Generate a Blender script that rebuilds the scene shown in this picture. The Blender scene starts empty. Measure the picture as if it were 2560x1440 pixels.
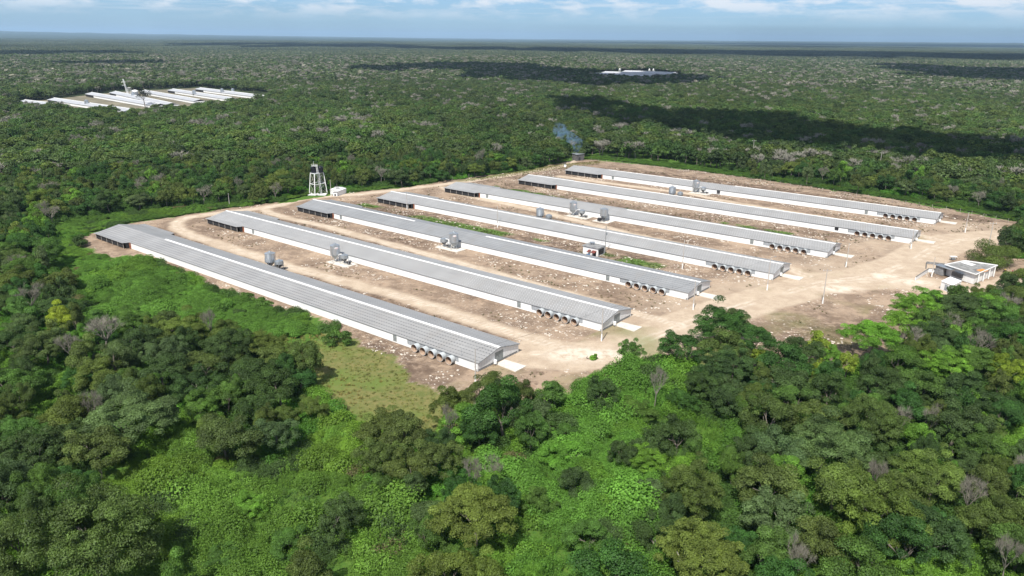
import bpy, math, random
import numpy as np
from mathutils import Vector, Matrix
sc = bpy.context.scene
COL = sc.collection
PI = math.pi
R = math.radians

# ------------------------------------------------------------------ camera
F_PX, PITCH, ROLL, CAM_H = 1903.4, R(18.2056), R(0.53525), 68.02
cam_d = bpy.data.cameras.new("camera")
cam = bpy.data.objects.new("camera", cam_d); COL.objects.link(cam)
cam_d.sensor_width = 36.0
cam_d.lens = 36.0 * F_PX / 2560.0
cam_d.clip_start = 1.0
cam_d.clip_end = 120000.0
cam.matrix_world = (Matrix.Translation((0, 0, CAM_H)) @ Matrix.Rotation(PI/2 - PITCH, 4, 'X')
                    @ Matrix.Rotation(ROLL, 4, 'Z'))
sc.camera = cam

# ------------------------------------------------------------------ light
SUN_AZ, SUN_EL = R(200.0), R(53.5)          # compass direction of the sun (from +Y, clockwise)
SUND = np.array([math.sin(SUN_AZ)*math.cos(SUN_EL), math.cos(SUN_AZ)*math.cos(SUN_EL), math.sin(SUN_EL)])
w = bpy.data.worlds.new("World"); sc.world = w; w.use_nodes = True
nt = w.node_tree; nt.nodes.clear()
def wn(t, **k):
    n = nt.nodes.new(t)
    for a, b in k.items(): setattr(n, a, b)
    return n
sky = wn('ShaderNodeTexSky', sky_type='NISHITA', sun_disc=False, sun_elevation=SUN_EL, sun_rotation=SUN_AZ,
         altitude=100.0, air_density=1.0, dust_density=0.3, ozone_density=2.0)
tc = wn('ShaderNodeTexCoord')
sep = wn('ShaderNodeSeparateXYZ'); nt.links.new(tc.outputs['Generated'], sep.inputs[0])
zc = wn('ShaderNodeMath', operation='MAXIMUM'); nt.links.new(sep.outputs['Z'], zc.inputs[0]); zc.inputs[1].default_value = 0.004
dx = wn('ShaderNodeMath', operation='DIVIDE'); nt.links.new(sep.outputs['X'], dx.inputs[0]); nt.links.new(zc.outputs[0], dx.inputs[1])
dy = wn('ShaderNodeMath', operation='DIVIDE'); nt.links.new(sep.outputs['Y'], dy.inputs[0]); nt.links.new(zc.outputs[0], dy.inputs[1])
cmb = wn('ShaderNodeCombineXYZ'); nt.links.new(dx.outputs[0], cmb.inputs[0]); nt.links.new(dy.outputs[0], cmb.inputs[1])
# broad cloud layer seen in perspective + puffs on top
nz = wn('ShaderNodeTexNoise'); nz.inputs['Scale'].default_value = 0.11; nz.inputs['Detail'].default_value = 8; nz.inputs['Roughness'].default_value = 0.62
nt.links.new(cmb.outputs[0], nz.inputs['Vector'])
rp = wn('ShaderNodeValToRGB'); rp.color_ramp.elements[0].position = 0.52; rp.color_ramp.elements[1].position = 0.70
nt.links.new(nz.outputs['Fac'], rp.inputs[0])
mp = wn('ShaderNodeMapping'); mp.inputs['Scale'].default_value = (17, 17, 75); nt.links.new(tc.outputs['Generated'], mp.inputs[0])
nz2 = wn('ShaderNodeTexNoise'); nz2.inputs['Scale'].default_value = 1.0; nz2.inputs['Detail'].default_value = 6; nz2.inputs['Roughness'].default_value = 0.6
nt.links.new(mp.outputs[0], nz2.inputs['Vector'])
rp2 = wn('ShaderNodeValToRGB'); rp2.color_ramp.elements[0].position = 0.44; rp2.color_ramp.elements[1].position = 0.60
nt.links.new(nz2.outputs['Fac'], rp2.inputs[0])
mx = wn('ShaderNodeMath', operation='MAXIMUM'); nt.links.new(rp.outputs[0], mx.inputs[0]); nt.links.new(rp2.outputs[0], mx.inputs[1])
# clouds thin out toward the horizon
fade = wn('ShaderNodeMapRange', interpolation_type='SMOOTHSTEP'); fade.inputs[1].default_value = 0.014; fade.inputs[2].default_value = 0.042
nt.links.new(sep.outputs['Z'], fade.inputs[0])
mul = wn('ShaderNodeMath', operation='MULTIPLY'); nt.links.new(mx.outputs[0], mul.inputs[0]); nt.links.new(fade.outputs[0], mul.inputs[1])
mul2 = wn('ShaderNodeMath', operation='MULTIPLY'); nt.links.new(mul.outputs[0], mul2.inputs[0]); mul2.inputs[1].default_value = 0.85
mixc = wn('ShaderNodeMix', data_type='RGBA'); nt.links.new(mul2.outputs[0], mixc.inputs[0])
hzr = wn('ShaderNodeValToRGB'); e_ = hzr.color_ramp.elements
e_[0].position = 0.0; e_[0].color = (.42, .66, 1.10, 1); e_[1].position = .35; e_[1].color = (1, 1, 1, 1)
nt.links.new(sep.outputs['Z'], hzr.inputs[0])
skm = wn('ShaderNodeMix', data_type='RGBA', blend_type='MULTIPLY'); skm.inputs[0].default_value = 1
nt.links.new(sky.outputs[0], skm.inputs[6]); nt.links.new(hzr.outputs[0], skm.inputs[7]); nt.links.new(skm.outputs[2], mixc.inputs[6]); mixc.inputs[7].default_value = (8.0, 8.3, 8.8, 1)
bg = wn('ShaderNodeBackground'); bg.inputs['Strength'].default_value = 0.080
nt.links.new(mixc.outputs[2], bg.inputs[0])
wo = wn('ShaderNodeOutputWorld'); nt.links.new(bg.outputs[0], wo.inputs[0])

sun_d = bpy.data.lights.new("sun", 'SUN'); sun_d.energy = 4.5; sun_d.angle = R(0.5); sun_d.color = (1.0, 0.955, 0.88)
sun = bpy.data.objects.new("sun", sun_d); COL.objects.link(sun)
sun.rotation_euler = Vector(tuple(-SUND)).to_track_quat('-Z', 'Y').to_euler()
sun.location = (0, 0, 300)

sc.view_settings.view_transform = 'Standard'; sc.view_settings.look = 'None'
sc.view_settings.exposure = 0.58; sc.view_settings.gamma = 1.0
cy = sc.cycles
cy.max_bounces = 5; cy.diffuse_bounces = 2; cy.glossy_bounces = 2; cy.transmission_bounces = 2
cy.transparent_max_bounces = 6; cy.volume_bounces = 0
cy.use_denoising = True
HAZE = 4.6e-5

# ------------------------------------------------------------------ geometry of the view
def G(px, py, z=0.0):
    X = (px-1280)/F_PX; Y = (py-720)/F_PX
    cr, sr = math.cos(ROLL), math.sin(ROLL)
    x = X*cr + Y*sr; y = -X*sr + Y*cr
    c, s = math.cos(PITCH), math.sin(PITCH)
    d = np.array([x, c-y*s, -s-y*c]); t = (z-CAM_H)/d[2]
    return np.array([d[0]*t, d[1]*t, z])
def PX(x, y, z):
    z = z-CAM_H; c, s = math.cos(PITCH), math.sin(PITCH)
    fw = y*c - z*s; up = y*s + z*c
    X = x/fw; Y = -up/fw; cr, sr = math.cos(ROLL), math.sin(ROLL)
    return 1280+F_PX*(X*cr-Y*sr), 720+F_PX*(X*sr+Y*cr)
def height_at(base, ytop):
    g = G(*base); lo, hi = 0., 60.
    for _ in range(40):
        m = (lo+hi)/2
        if PX(g[0], g[1], m)[1] > ytop: lo = m
        else: hi = m
    return lo
TH = R(-38.63488)
D2 = np.array([math.cos(TH), math.sin(TH)]); N2 = np.array([-D2[1], D2[0]])
BARNS = [(-7.15,149.18,176.12,153.52),(21.96,173.49,175.37,152.83),(48.2,197.69,173.23,151.41),(77.67,216.51,173.31,151.68),
         (103.57,241.51,172.19,151.33),(140.97,261.11,176.35,153.82),(165.47,291.52,175.92,153.28)]
def UV(k, u, v):
    return np.array(BARNS[k][:2]) - D2*u + N2*v

# ------------------------------------------------------------------ helpers
def tag(o, label=None, cat=None, group=None, kind=None):
    if label: o['label'] = label
    if cat: o['category'] = cat
    if group: o['group'] = group
    if kind: o['kind'] = kind
    return o
def empty(name, loc, rz=0.0):
    o = bpy.data.objects.new(name, None); COL.objects.link(o); o.location = loc; o.rotation_euler = (0, 0, rz)
    o.empty_display_size = 0.5
    return o
def rot_to(d):
    return Vector(d).normalized().to_track_quat('Z', 'Y').to_matrix()
class MB:
    """collects shapes into one mesh"""
    def __init__(s): s.v = []; s.f = []; s.m = []; s.cur = 0
    def add(s, v, f):
        b = len(s.v); s.v += [tuple(map(float, p)) for p in v]; s.f += [tuple(b+i for i in q) for q in f]; s.m += [s.cur]*len(f)
    def box(s, x0, x1, y0, y1, z0, z1):
        v = [(x0,y0,z0),(x1,y0,z0),(x1,y1,z0),(x0,y1,z0),(x0,y0,z1),(x1,y0,z1),(x1,y1,z1),(x0,y1,z1)]
        s.add(v, [(0,3,2,1),(4,5,6,7),(0,1,5,4),(1,2,6,5),(2,3,7,6),(3,0,4,7)])
    def tube(s, a, b, r0, r1=None, n=8, cap=True):
        r1 = r0 if r1 is None else r1
        a = Vector(a); b = Vector(b); M = rot_to(b-a)
        vv = []
        for p, r in ((a, r0), (b, r1)):
            for i in range(n):
                t = 2*PI*i/n; vv.append(p + M @ Vector((r*math.cos(t), r*math.sin(t), 0)))
        f = [(i, (i+1) % n, n+(i+1) % n, n+i) for i in range(n)]
        if cap: f += [tuple(range(n-1, -1, -1)), tuple(range(n, 2*n))]
        s.add(vv, f)
    def path(s, pts, r, n=6):
        for a, b in zip(pts[:-1], pts[1:]): s.tube(a, b, r, n=n)
    def lathe(s, prof, n=24, c=(0,0,0)):
        vv = []
        for r, z in prof:
            for i in range(n):
                t = 2*PI*i/n; vv.append((c[0]+r*math.cos(t), c[1]+r*math.sin(t), c[2]+z))
        f = []
        for k in range(len(prof)-1):
            for i in range(n):
                j = (i+1) % n; f.append((k*n+i, k*n+j, (k+1)*n+j, (k+1)*n+i))
        s.add(vv, f)
    def beam(s, a, b, w, h=None):
        h = h or w
        a = Vector(a); b = Vector(b); M = rot_to(b-a); vv = []
        for p in (a, b):
            for x, y in ((-1,-1),(1,-1),(1,1),(-1,1)): vv.append(p + M @ Vector((x*w/2, y*h/2, 0)))
        s.add(vv, [(3,2,1,0),(4,5,6,7),(0,1,5,4),(1,2,6,5),(2,3,7,6),(3,0,4,7)])
    def build(s, name, mat, parent=None, smooth=False):
        me = bpy.data.meshes.new(name); me.from_pydata(s.v, [], s.f)
        mats = mat if isinstance(mat, (list, tuple)) else [mat]
        for m in mats: me.materials.append(m)
        if len(mats) > 1: me.polygons.foreach_set('material_index', s.m)
        if smooth: me.polygons.foreach_set('use_smooth', [True]*len(me.polygons))
        me.update()
        o = bpy.data.objects.new(name, me); COL.objects.link(o); o.parent = parent
        return o
M_LEAF_REF = [None]
LOBE = {}
def np_mesh(name, V, Fq, mat):
    """fast quad mesh from numpy"""
    me = bpy.data.meshes.new(name)
    V = np.asarray(V, np.float32); Fq = np.asarray(Fq, np.int32)
    me.vertices.add(len(V)); me.vertices.foreach_set('co', V.ravel())
    me.loops.add(Fq.size); me.loops.foreach_set('vertex_index', Fq.ravel())
    me.polygons.add(len(Fq)); k = Fq.shape[1]
    me.polygons.foreach_set('loop_start', np.arange(0, Fq.size, k, dtype=np.int32))
    if isinstance(mat, (list, tuple)):
        for m in mat: me.materials.append(m)
    else: me.materials.append(mat)
    me.update(calc_edges=True); me.validate()
    if mat is M_LEAF_REF[0] and len(V) in LOBE:
        at = me.attributes.new('tone', 'FLOAT', 'POINT'); at.data.foreach_set('value', LOBE[len(V)].astype(np.float32))
    return me
def copy_tree(o, parent=None):
    c = o.copy(); COL.objects.link(c); c.parent = parent
    for ch in [x for x in o.children]: copy_tree(ch, c)
    return c

# ------------------------------------------------------------------ materials
def mat_new(name):
    m = bpy.data.materials.new(name); m.use_nodes = True; n = m.node_tree; n.nodes.clear()
    out = n.nodes.new('ShaderNodeOutputMaterial')
    return m, n, out
def simple(name, col, rough=0.7, metal=0.0, var=0.12, scale=1.5, spec=0.3, bump=0.0):
    m, n, out = mat_new(name)
    b = n.nodes.new('ShaderNodeBsdfPrincipled'); n.links.new(b.outputs[0], out.inputs[0])
    t = n.nodes.new('ShaderNodeTexCoord'); z = n.nodes.new('ShaderNodeTexNoise')
    z.inputs['Scale'].default_value = scale; z.inputs['Detail'].default_value = 5; z.inputs['Roughness'].default_value = .65
    n.links.new(t.outputs['Object'], z.inputs[0])
    r = n.nodes.new('ShaderNodeMapRange'); r.inputs[1].default_value = .3; r.inputs[2].default_value = .7
    r.inputs[3].default_value = 1-var*1.6; r.inputs[4].default_value = 1+var
    n.links.new(z.outputs['Fac'], r.inputs[0])
    v = n.nodes.new('ShaderNodeVectorMath'); v.operation = 'SCALE'; v.inputs[0].default_value = col[:3]
    n.links.new(r.outputs[0], v.inputs['Scale']); n.links.new(v.outputs[0], b.inputs['Base Color'])
    b.inputs['Roughness'].default_value = rough; b.inputs['Metallic'].default_value = metal; b.inputs['Specular IOR Level'].default_value = spec
    if bump:
        bp = n.nodes.new('ShaderNodeBump'); bp.inputs['Distance'].default_value = bump
        n.links.new(z.outputs['Fac'], bp.inputs['Height']); n.links.new(bp.outputs[0], b.inputs['Normal'])
    return m
def leaf_mat(name, gloss=0.014, trans=0.30, attr='tint'):
    m, n, out = mat_new(name); L = n.links.new
    a = n.nodes.new('ShaderNodeAttribute'); a.attribute_type = 'INSTANCER'; a.attribute_name = attr
    g = n.nodes.new('ShaderNodeNewGeometry')
    r = n.nodes.new('ShaderNodeMapRange'); L(g.outputs['Random Per Island'], r.inputs[0])
    r.inputs[3].default_value = 0.76; r.inputs[4].default_value = 1.30
    t = n.nodes.new('ShaderNodeTexCoord'); z = n.nodes.new('ShaderNodeTexNoise'); z.inputs['Scale'].default_value = 0.55; z.inputs['Detail'].default_value = 3
    L(t.outputs['Object'], z.inputs[0])
    r2 = n.nodes.new('ShaderNodeMapRange'); L(z.outputs['Fac'], r2.inputs[0]); r2.inputs[1].default_value = .35; r2.inputs[2].default_value = .65
    r2.inputs[3].default_value = 0.8; r2.inputs[4].default_value = 1.2
    mm = n.nodes.new('ShaderNodeMath'); mm.operation = 'MULTIPLY'; L(r.outputs[0], mm.inputs[0]); L(r2.outputs[0], mm.inputs[1])
    ta = n.nodes.new('ShaderNodeAttribute'); ta.attribute_name = 'tone'
    is0 = n.nodes.new('ShaderNodeMath'); is0.operation = 'LESS_THAN'; L(ta.outputs['Fac'], is0.inputs[0]); is0.inputs[1].default_value = .01
    tn = n.nodes.new('ShaderNodeMath'); tn.operation = 'ADD'; L(ta.outputs['Fac'], tn.inputs[0]); L(is0.outputs[0], tn.inputs[1])
    mm2 = n.nodes.new('ShaderNodeMath'); mm2.operation = 'MULTIPLY'; L(mm.outputs[0], mm2.inputs[0]); L(tn.outputs[0], mm2.inputs[1]); mm = mm2
    v = n.nodes.new('ShaderNodeVectorMath'); v.operation = 'SCALE'; L(a.outputs['Vector'], v.inputs[0]); L(mm.outputs[0], v.inputs['Scale'])
    d = n.nodes.new('ShaderNodeBsdfDiffuse'); L(v.outputs[0], d.inputs[0])
    tr = n.nodes.new('ShaderNodeBsdfTranslucent')
    tv = n.nodes.new('ShaderNodeVectorMath'); tv.operation = 'MULTIPLY'; L(v.outputs[0], tv.inputs[0]); tv.inputs[1].default_value = (1.25, 1.35, 0.7); L(tv.outputs[0], tr.inputs[0])
    x = n.nodes.new('ShaderNodeMixShader'); x.inputs[0].default_value = trans; L(d.outputs[0], x.inputs[1]); L(tr.outputs[0], x.inputs[2])
    gl = n.nodes.new('ShaderNodeBsdfGlossy'); gl.inputs['Roughness'].default_value = 0.6; gl.inputs['Color'].default_value = (.9, .95, 1, 1)
    y = n.nodes.new('ShaderNodeMixShader'); y.inputs[0].default_value = gloss; L(x.outputs[0], y.inputs[1]); L(gl.outputs[0], y.inputs[2])
    L(y.outputs[0], out.inputs[0])
    return m
M_LEAF = leaf_mat('leaves'); M_LEAF_REF[0] = M_LEAF
M_TWIG = leaf_mat('bare_twigs', 0.0, 0.0)
M_BARK = simple('bark', (.16, .14, .115), .9, var=.3, scale=2)
M_BARK_PALE = simple('pale_bark', (.21, .195, .16), .9, var=.25, scale=2)
M_WHITE = simple('white_paint', (.76, .76, .75), .6, var=.07, scale=.6)
M_CURTAIN = simple('white_curtain', (.78, .79, .79), .55, var=.05, scale=.35)
M_DARKGAP = simple('netting_and_eave_shade', (.03, .03, .032), .9, var=.3, scale=3)  # colour of the real nets and of the painted eave shadow
M_GREYPANEL = simple('grey_panel', (.30, .32, .34), .6, var=.15, scale=1.2)
M_GREYDOOR = simple('grey_door', (.22, .24, .24), .5, var=.15, scale=1.5)
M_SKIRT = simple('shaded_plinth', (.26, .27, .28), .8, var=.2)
M_CONCRETE = simple('concrete', (.60, .56, .50), .9, var=.10, scale=.8)
M_CONC_GREY = simple('grey_concrete', (.24, .24, .24), .9, var=.25, scale=.9)
M_GALV = simple('galvanised_steel', (.50, .54, .58), .32, metal=.75, var=.10, scale=1.2)
M_GALV_DULL = simple('dull_galvanised', (.36, .39, .41), .5, metal=.5, var=.15, scale=1.2)
M_STEEL_DARK = simple('dark_steel', (.06, .06, .065), .5, metal=.4, var=.2)
M_RUST = simple('rusty_brick', (.30, .12, .07), .9, var=.3, scale=3)
M_BLADE = simple('fan_blade', (.16, .09, .055), .6, metal=.2, var=.2)
M_CONE = simple('fan_cone', (.52, .55, .56), .45, var=.1, metal=.1)
M_CONE_IN = simple('fan_housing_dust', (.36, .26, .19), .8, var=.2)
M_BLACK = simple('black_plastic', (.012, .013, .018), .35, var=.2)
M_ROCK = simple('limestone', (.62, .55, .47), .95, var=.25, scale=.9)
M_POLE = simple('pole_concrete', (.42, .39, .36), .9, var=.15)
M_BLOCK = simple('concrete_block', (.14, .135, .135), .95, var=.3, scale=1.2)
M_REDRUST = simple('rusty_sheet', (.17, .05, .04), .8, var=.3, scale=2)
M_BLUE = simple('blue_paint', (.03, .10, .20), .5)
M_YELLOW = simple('yellow_paint', (.70, .48, .03), .4)
M_RED = simple('red_paint', (.5, .03, .03), .4)
M_TYRE = simple('tyre_rubber', (.02, .02, .02), .9)
M_WIRE = simple('wire', (.08, .08, .08), .6)
M_ORANGE = simple('orange_tarp', (.65, .25, .06), .8)
M_ROOFSLAB = simple('weathered_slab', (.25, .25, .245), .9, var=.35, scale=.7)

def corrugated(name, col, axis=0, pitch=.9, rough=.5):
    m, n, out = mat_new(name); L = n.links.new
    b = n.nodes.new('ShaderNodeBsdfPrincipled'); L(b.outputs[0], out.inputs[0])
    t = n.nodes.new('ShaderNodeTexCoord'); s = n.nodes.new('ShaderNodeSeparateXYZ'); L(t.outputs['Object'], s.inputs[0])
    q = n.nodes.new('ShaderNodeMath'); q.operation = 'MULTIPLY'; L(s.outputs[axis], q.inputs[0]); q.inputs[1].default_value = 1/pitch
    fr = n.nodes.new('ShaderNodeMath'); fr.operation = 'FRACT'; L(q.outputs[0], fr.inputs[0])
    lt = n.nodes.new('ShaderNodeMath'); lt.operation = 'LESS_THAN'; L(fr.outputs[0], lt.inputs[0]); lt.inputs[1].default_value = .22
    z = n.nodes.new('ShaderNodeTexNoise'); z.inputs['Scale'].default_value = .8; z.inputs['Detail'].default_value = 5; L(t.outputs['Object'], z.inputs[0])
    r = n.nodes.new('ShaderNodeMapRange'); L(z.outputs['Fac'], r.inputs[0]); r.inputs[3].default_value = .85; r.inputs[4].default_value = 1.12
    k = n.nodes.new('ShaderNodeMath'); k.operation = 'MULTIPLY_ADD'; L(lt.outputs[0], k.inputs[0]); k.inputs[1].default_value = -.22; L(r.outputs[0], k.inputs[2])
    v = n.nodes.new('ShaderNodeVectorMath'); v.operation = 'SCALE'; v.inputs[0].default_value = col; L(k.outputs[0], v.inputs['Scale'])
    L(v.outputs[0], b.inputs['Base Color']); b.inputs['Roughness'].default_value = rough
    return m
M_GABLE = corrugated('gable_sheet', (.72, .73, .74), axis=1, pitch=.55)
M_ENDPANEL = simple('end_panel', (.66, .68, .69), .5, var=.06, scale=.6)

def roof_mat(name, dash, dash_w, base=(.315, .312, .308)):
    """standing sheets: rows run along the barn, every row carries a line of small dashes"""
    m, n, out = mat_new(name); L = n.links.new
    def math_(op, a, b=None, c=None):
        q = n.nodes.new('ShaderNodeMath'); q.operation = op
        for i, x in enumerate((a, b, c)):
            if x is None: continue
            if isinstance(x, (int, float)): q.inputs[i].default_value = x
            else: L(x, q.inputs[i])
        return q.outputs[0]
    b = n.nodes.new('ShaderNodeBsdfPrincipled'); L(b.outputs[0], out.inputs[0])
    t = n.nodes.new('ShaderNodeTexCoord'); s = n.nodes.new('ShaderNodeSeparateXYZ'); L(t.outputs['Object'], s.inputs[0])
    X, Y = s.outputs[0], s.outputs[1]
    row = math_('MULTIPLY', Y, 1/1.07); rfr = math_('FRACT', row); rid = math_('FLOOR', row)
    col = math_('ADD', math_('MULTIPLY', X, 1/0.86), math_('MULTIPLY', rid, .37)); cfr = math_('FRACT', col)
    inrow = math_('LESS_THAN', math_('ABSOLUTE', math_('SUBTRACT', rfr, .5)), .14)
    incol = math_('LESS_THAN', cfr, dash_w)
    dsh = math_('MULTIPLY', inrow, incol)
    # dashes are unevenly strong along the roof
    z2 = n.nodes.new('ShaderNodeTexNoise'); z2.inputs['Scale'].default_value = .16; z2.inputs['Detail'].default_value = 4
    L(t.outputs['Object'], z2.inputs[0])
    strn = n.nodes.new('ShaderNodeMapRange'); L(z2.outputs['Fac'], strn.inputs[0]); strn.inputs[1].default_value = .35; strn.inputs[2].default_value = .62
    strn.inputs[3].default_value = .3; strn.inputs[4].default_value = 1
    dsh = math_('MULTIPLY', dsh, strn.outputs[0])
    lap = math_('LESS_THAN', math_('ABSOLUTE', math_('SUBTRACT', rfr, .5)), .11)
    z = n.nodes.new('ShaderNodeTexNoise'); z.inputs['Scale'].default_value = .35; z.inputs['Detail'].default_value = 6; z.inputs['Roughness'].default_value = .7
    mp = n.nodes.new('ShaderNodeMapping'); mp.inputs['Scale'].default_value = (.25, 1.6, 1); L(t.outputs['Object'], mp.inputs[0]); L(mp.outputs[0], z.inputs[0])
    r = n.nodes.new('ShaderNodeMapRange'); L(z.outputs['Fac'], r.inputs[0]); r.inputs[1].default_value = .25; r.inputs[2].default_value = .75
    r.inputs[3].default_value = .86; r.inputs[4].default_value = 1.12
    # a few replaced sheets
    shn = n.nodes.new('ShaderNodeTexWhiteNoise'); shn.noise_dimensions = '2D'
    cb = n.nodes.new('ShaderNodeCombineXYZ'); L(math_('FLOOR', math_('MULTIPLY', X, .29)), cb.inputs[0]); L(math_('FLOOR', math_('MULTIPLY', Y, .143)), cb.inputs[1])
    L(cb.outputs[0], shn.inputs['Vector'])
    sh = math_('MULTIPLY_ADD', shn.outputs['Value'], .10, .95)
    tot = math_('SUBTRACT', math_('MULTIPLY', r.outputs[0], sh), math_('MULTIPLY', lap, .20))
    v = n.nodes.new('ShaderNodeVectorMath'); v.operation = 'SCALE'; v.inputs[0].default_value = base; L(tot, v.inputs['Scale'])
    x = n.nodes.new('ShaderNodeMix'); x.data_type = 'RGBA'; L(dsh, x.inputs[0]); z3 = n.nodes.new('ShaderNodeTexNoise'); z3.inputs['Scale'].default_value = .22; z3.inputs['Detail'].default_value = 8; z3.inputs['Roughness'].default_value = .75
    mp3 = n.nodes.new('ShaderNodeMapping'); mp3.inputs['Scale'].default_value = (1.0, .22, 1); L(t.outputs['Object'], mp3.inputs[0]); L(mp3.outputs[0], z3.inputs[0])
    r3 = n.nodes.new('ShaderNodeMapRange'); L(z3.outputs['Fac'], r3.inputs[0]); r3.inputs[1].default_value = .52; r3.inputs[2].default_value = .75; r3.inputs[4].default_value = .45
    x3 = n.nodes.new('ShaderNodeMix'); x3.data_type = 'RGBA'; L(r3.outputs[0], x3.inputs[0]); L(v.outputs[0], x3.inputs[6]); x3.inputs[7].default_value = (.27, .245, .215, 1)
    L(x3.outputs[2], x.inputs[6]); x.inputs[7].default_value = (*dash, 1)
    L(x.outputs[2], b.inputs['Base Color']); b.inputs['Metallic'].default_value = .12; b.inputs['Roughness'].default_value = .42
    return m
RM_DARK = roof_mat('roof_sheet_dark_laps', (.09, .09, .10), .38)
RM_PALE = roof_mat('roof_sheet_pale_laps', (.54, .54, .54), .30)
RM_MIX = roof_mat('roof_sheet_faint_laps', (.15, .155, .16), .34, (.275, .28, .285))

# ------------------------------------------------------------------ zones on the ground
def poly(pts): return np.array([G(x, y)[:2] for x, y in pts])
def inside(P, poly_):
    x, y = P[:, 0], P[:, 1]; c = np.zeros(len(P), bool); n = len(poly_)
    for i in range(n):
        x1, y1 = poly_[i]; x2, y2 = poly_[(i+1) % n]
        hit = ((y1 > y) != (y2 > y)) & (x < (x2-x1)*(y-y1)/((y2-y1) if y2 != y1 else 1e-9)+x1)
        c ^= hit
    return c
def dist_line(P, line):
    best = np.full(len(P), 1e9)
    for a, b in zip(line[:-1], line[1:]):
        ab = b-a; t = np.clip(((P-a) @ ab)/max(ab @ ab, 1e-9), 0, 1)
        best = np.minimum(best, np.hypot(*(P-(a+t[:, None]*ab)).T))
    return best
CLEAR_PX = [(190,602),(240,578),(330,556),(440,541),(560,521),(680,507),(745,494),(770,487),(870,481),(1000,468),(1110,452),(1250,434),(1330,421),
            (1412,404),(1450,397),(1520,400),(1620,412),(1800,434),(2000,462),(2200,492),(2360,518),(2440,532),(2570,560),(2550,600),(2510,640),
            (2640,655),(2640,720),(2480,745),(2330,790),(2290,850),(2200,900),(2080,925),(1900,925),(1740,915),(1660,905),(1560,925),(1440,985),(1320,1020),
            (1200,1010),(1110,985),(1020,935),(960,890),(880,850),(800,800),(700,775),(600,745),(540,722),(440,680),(380,662),(300,650),(230,627)]
MEADOW_PX = [(640,862),(700,845),(790,835),(850,828),(900,860),(960,890),(1020,935),(1110,985),(1200,1010),(1180,1060),(1060,1100),(960,1100),(880,1060),(820,990),(760,930),(690,890)]
VINES_PX = {
 'strip_by_barn': [(150,585),(200,605),(240,632),(330,655),(430,690),(560,742),(690,785),(800,812),(800,850),(660,905),(560,875),(470,865),(400,850),(330,845),(230,810),(165,750),(130,650)],
 'strip_by_road': [(130,612),(110,575),(180,550),(330,528),(560,508),(740,490),(760,490),(560,522),(330,557),(220,585)],
 'tower_verge': [(700,507),(745,478),(900,470),(1010,462),(1000,470),(870,482)],
 'gap_lower_left': [(170,1230),(330,1170),(440,1100),(600,1150),(720,1150),(800,1050),(870,1060),(960,1100),(940,1180),(930,1240),(1010,1290),(1050,1370),(1080,1460),(1080,1520),(330,1520),(260,1380),(190,1300)],
 'gap_lower_middle': [(1330,1010),(1420,985),(1500,945),(1640,905),(1710,905),(1740,960),(1700,1040),(1790,1060),(1850,1070),(1850,1150),(1740,1190),(1650,1250),(1640,1520),(1270,1520),(1290,1420),(1350,1370),(1340,1250),(1220,1200),(1340,1150),(1400,1080)],
 'far_verge': [(1460,398),(1480,388),(1700,410),(2000,452),(2350,505),(2560,545),(2560,556),(2440,534),(2200,492),(1900,446),(1620,412)]}
NOTREE_PX = [CLEAR_PX, MEADOW_PX] + list(VINES_PX.values())
CLEAR = poly(CLEAR_PX); MEADOW = poly(MEADOW_PX); VINES = {k: poly(v) for k, v in VINES_PX.items()}
NOTREE = [CLEAR, MEADOW] + list(VINES.values())
ROADS = [([(2640,690),(2480,735),(2330,712),(2200,700),(2060,705),(1950,735),(1850,765),(1740,800),(1640,838),(1540,880),(1430,890),(1340,882)], 8.0),
         ([(2520,590),(2400,600),(2330,620),(2280,655),(2180,690),(2060,705)], 9.0),
         ([(1540,885),(1400,868),(1290,835),(1125,782),(1025,747),(925,720),(812,690),(725,667),(640,640),(575,620),(515,600),(470,585),(445,570),(440,556),(470,543),(560,530),(640,522),(700,512),(765,494),(900,485),(1100,462),(1250,441),(1380,421),(1412,412),(1430,402)], 3.0),
         ([(1700,812),(1600,786),(1450,742),(1300,700),(1140,655),(1075,637),(975,610),(875,582),(800,562),(725,547),(675,532),(660,522),(690,513)], 2.2),
         ([(2020,690),(1967,669),(1828,636),(1689,608),(1578,586),(1494,564),(1411,544),(1328,522),(1220,500),(1140,482),(1110,468)], 2.6),
         ([(2350,600),(2200,565),(1994,533),(1911,519),(1800,500),(1717,483),(1500,455),(1400,440)], 2.2)]
ROADS = [(poly(a), wd) for a, wd in ROADS]
def vnoise(P, s, seed=0):
    """smooth value noise for numpy points, 0..1"""
    q = P/s; i = np.floor(q).astype(int); f = q-i; f = f*f*(3-2*f)
    def h(a, b):
        v = np.sin(a*127.1+b*311.7+seed*74.7)*43758.5453
        return v-np.floor(v)
    a, b = i[:, 0], i[:, 1]
    return (h(a,b)*(1-f[:,0])+h(a+1,b)*f[:,0])*(1-f[:,1])+(h(a,b+1)*(1-f[:,0])+h(a+1,b+1)*f[:,0])*f[:,1]
def fbm(P, s, seed=0, o=4):
    t = 0; a = .5; n = 0
    for k in range(o):
        t = t+a*vnoise(P, s/2**k, seed+k*13); n += a; a *= .55
    return t/n

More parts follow.
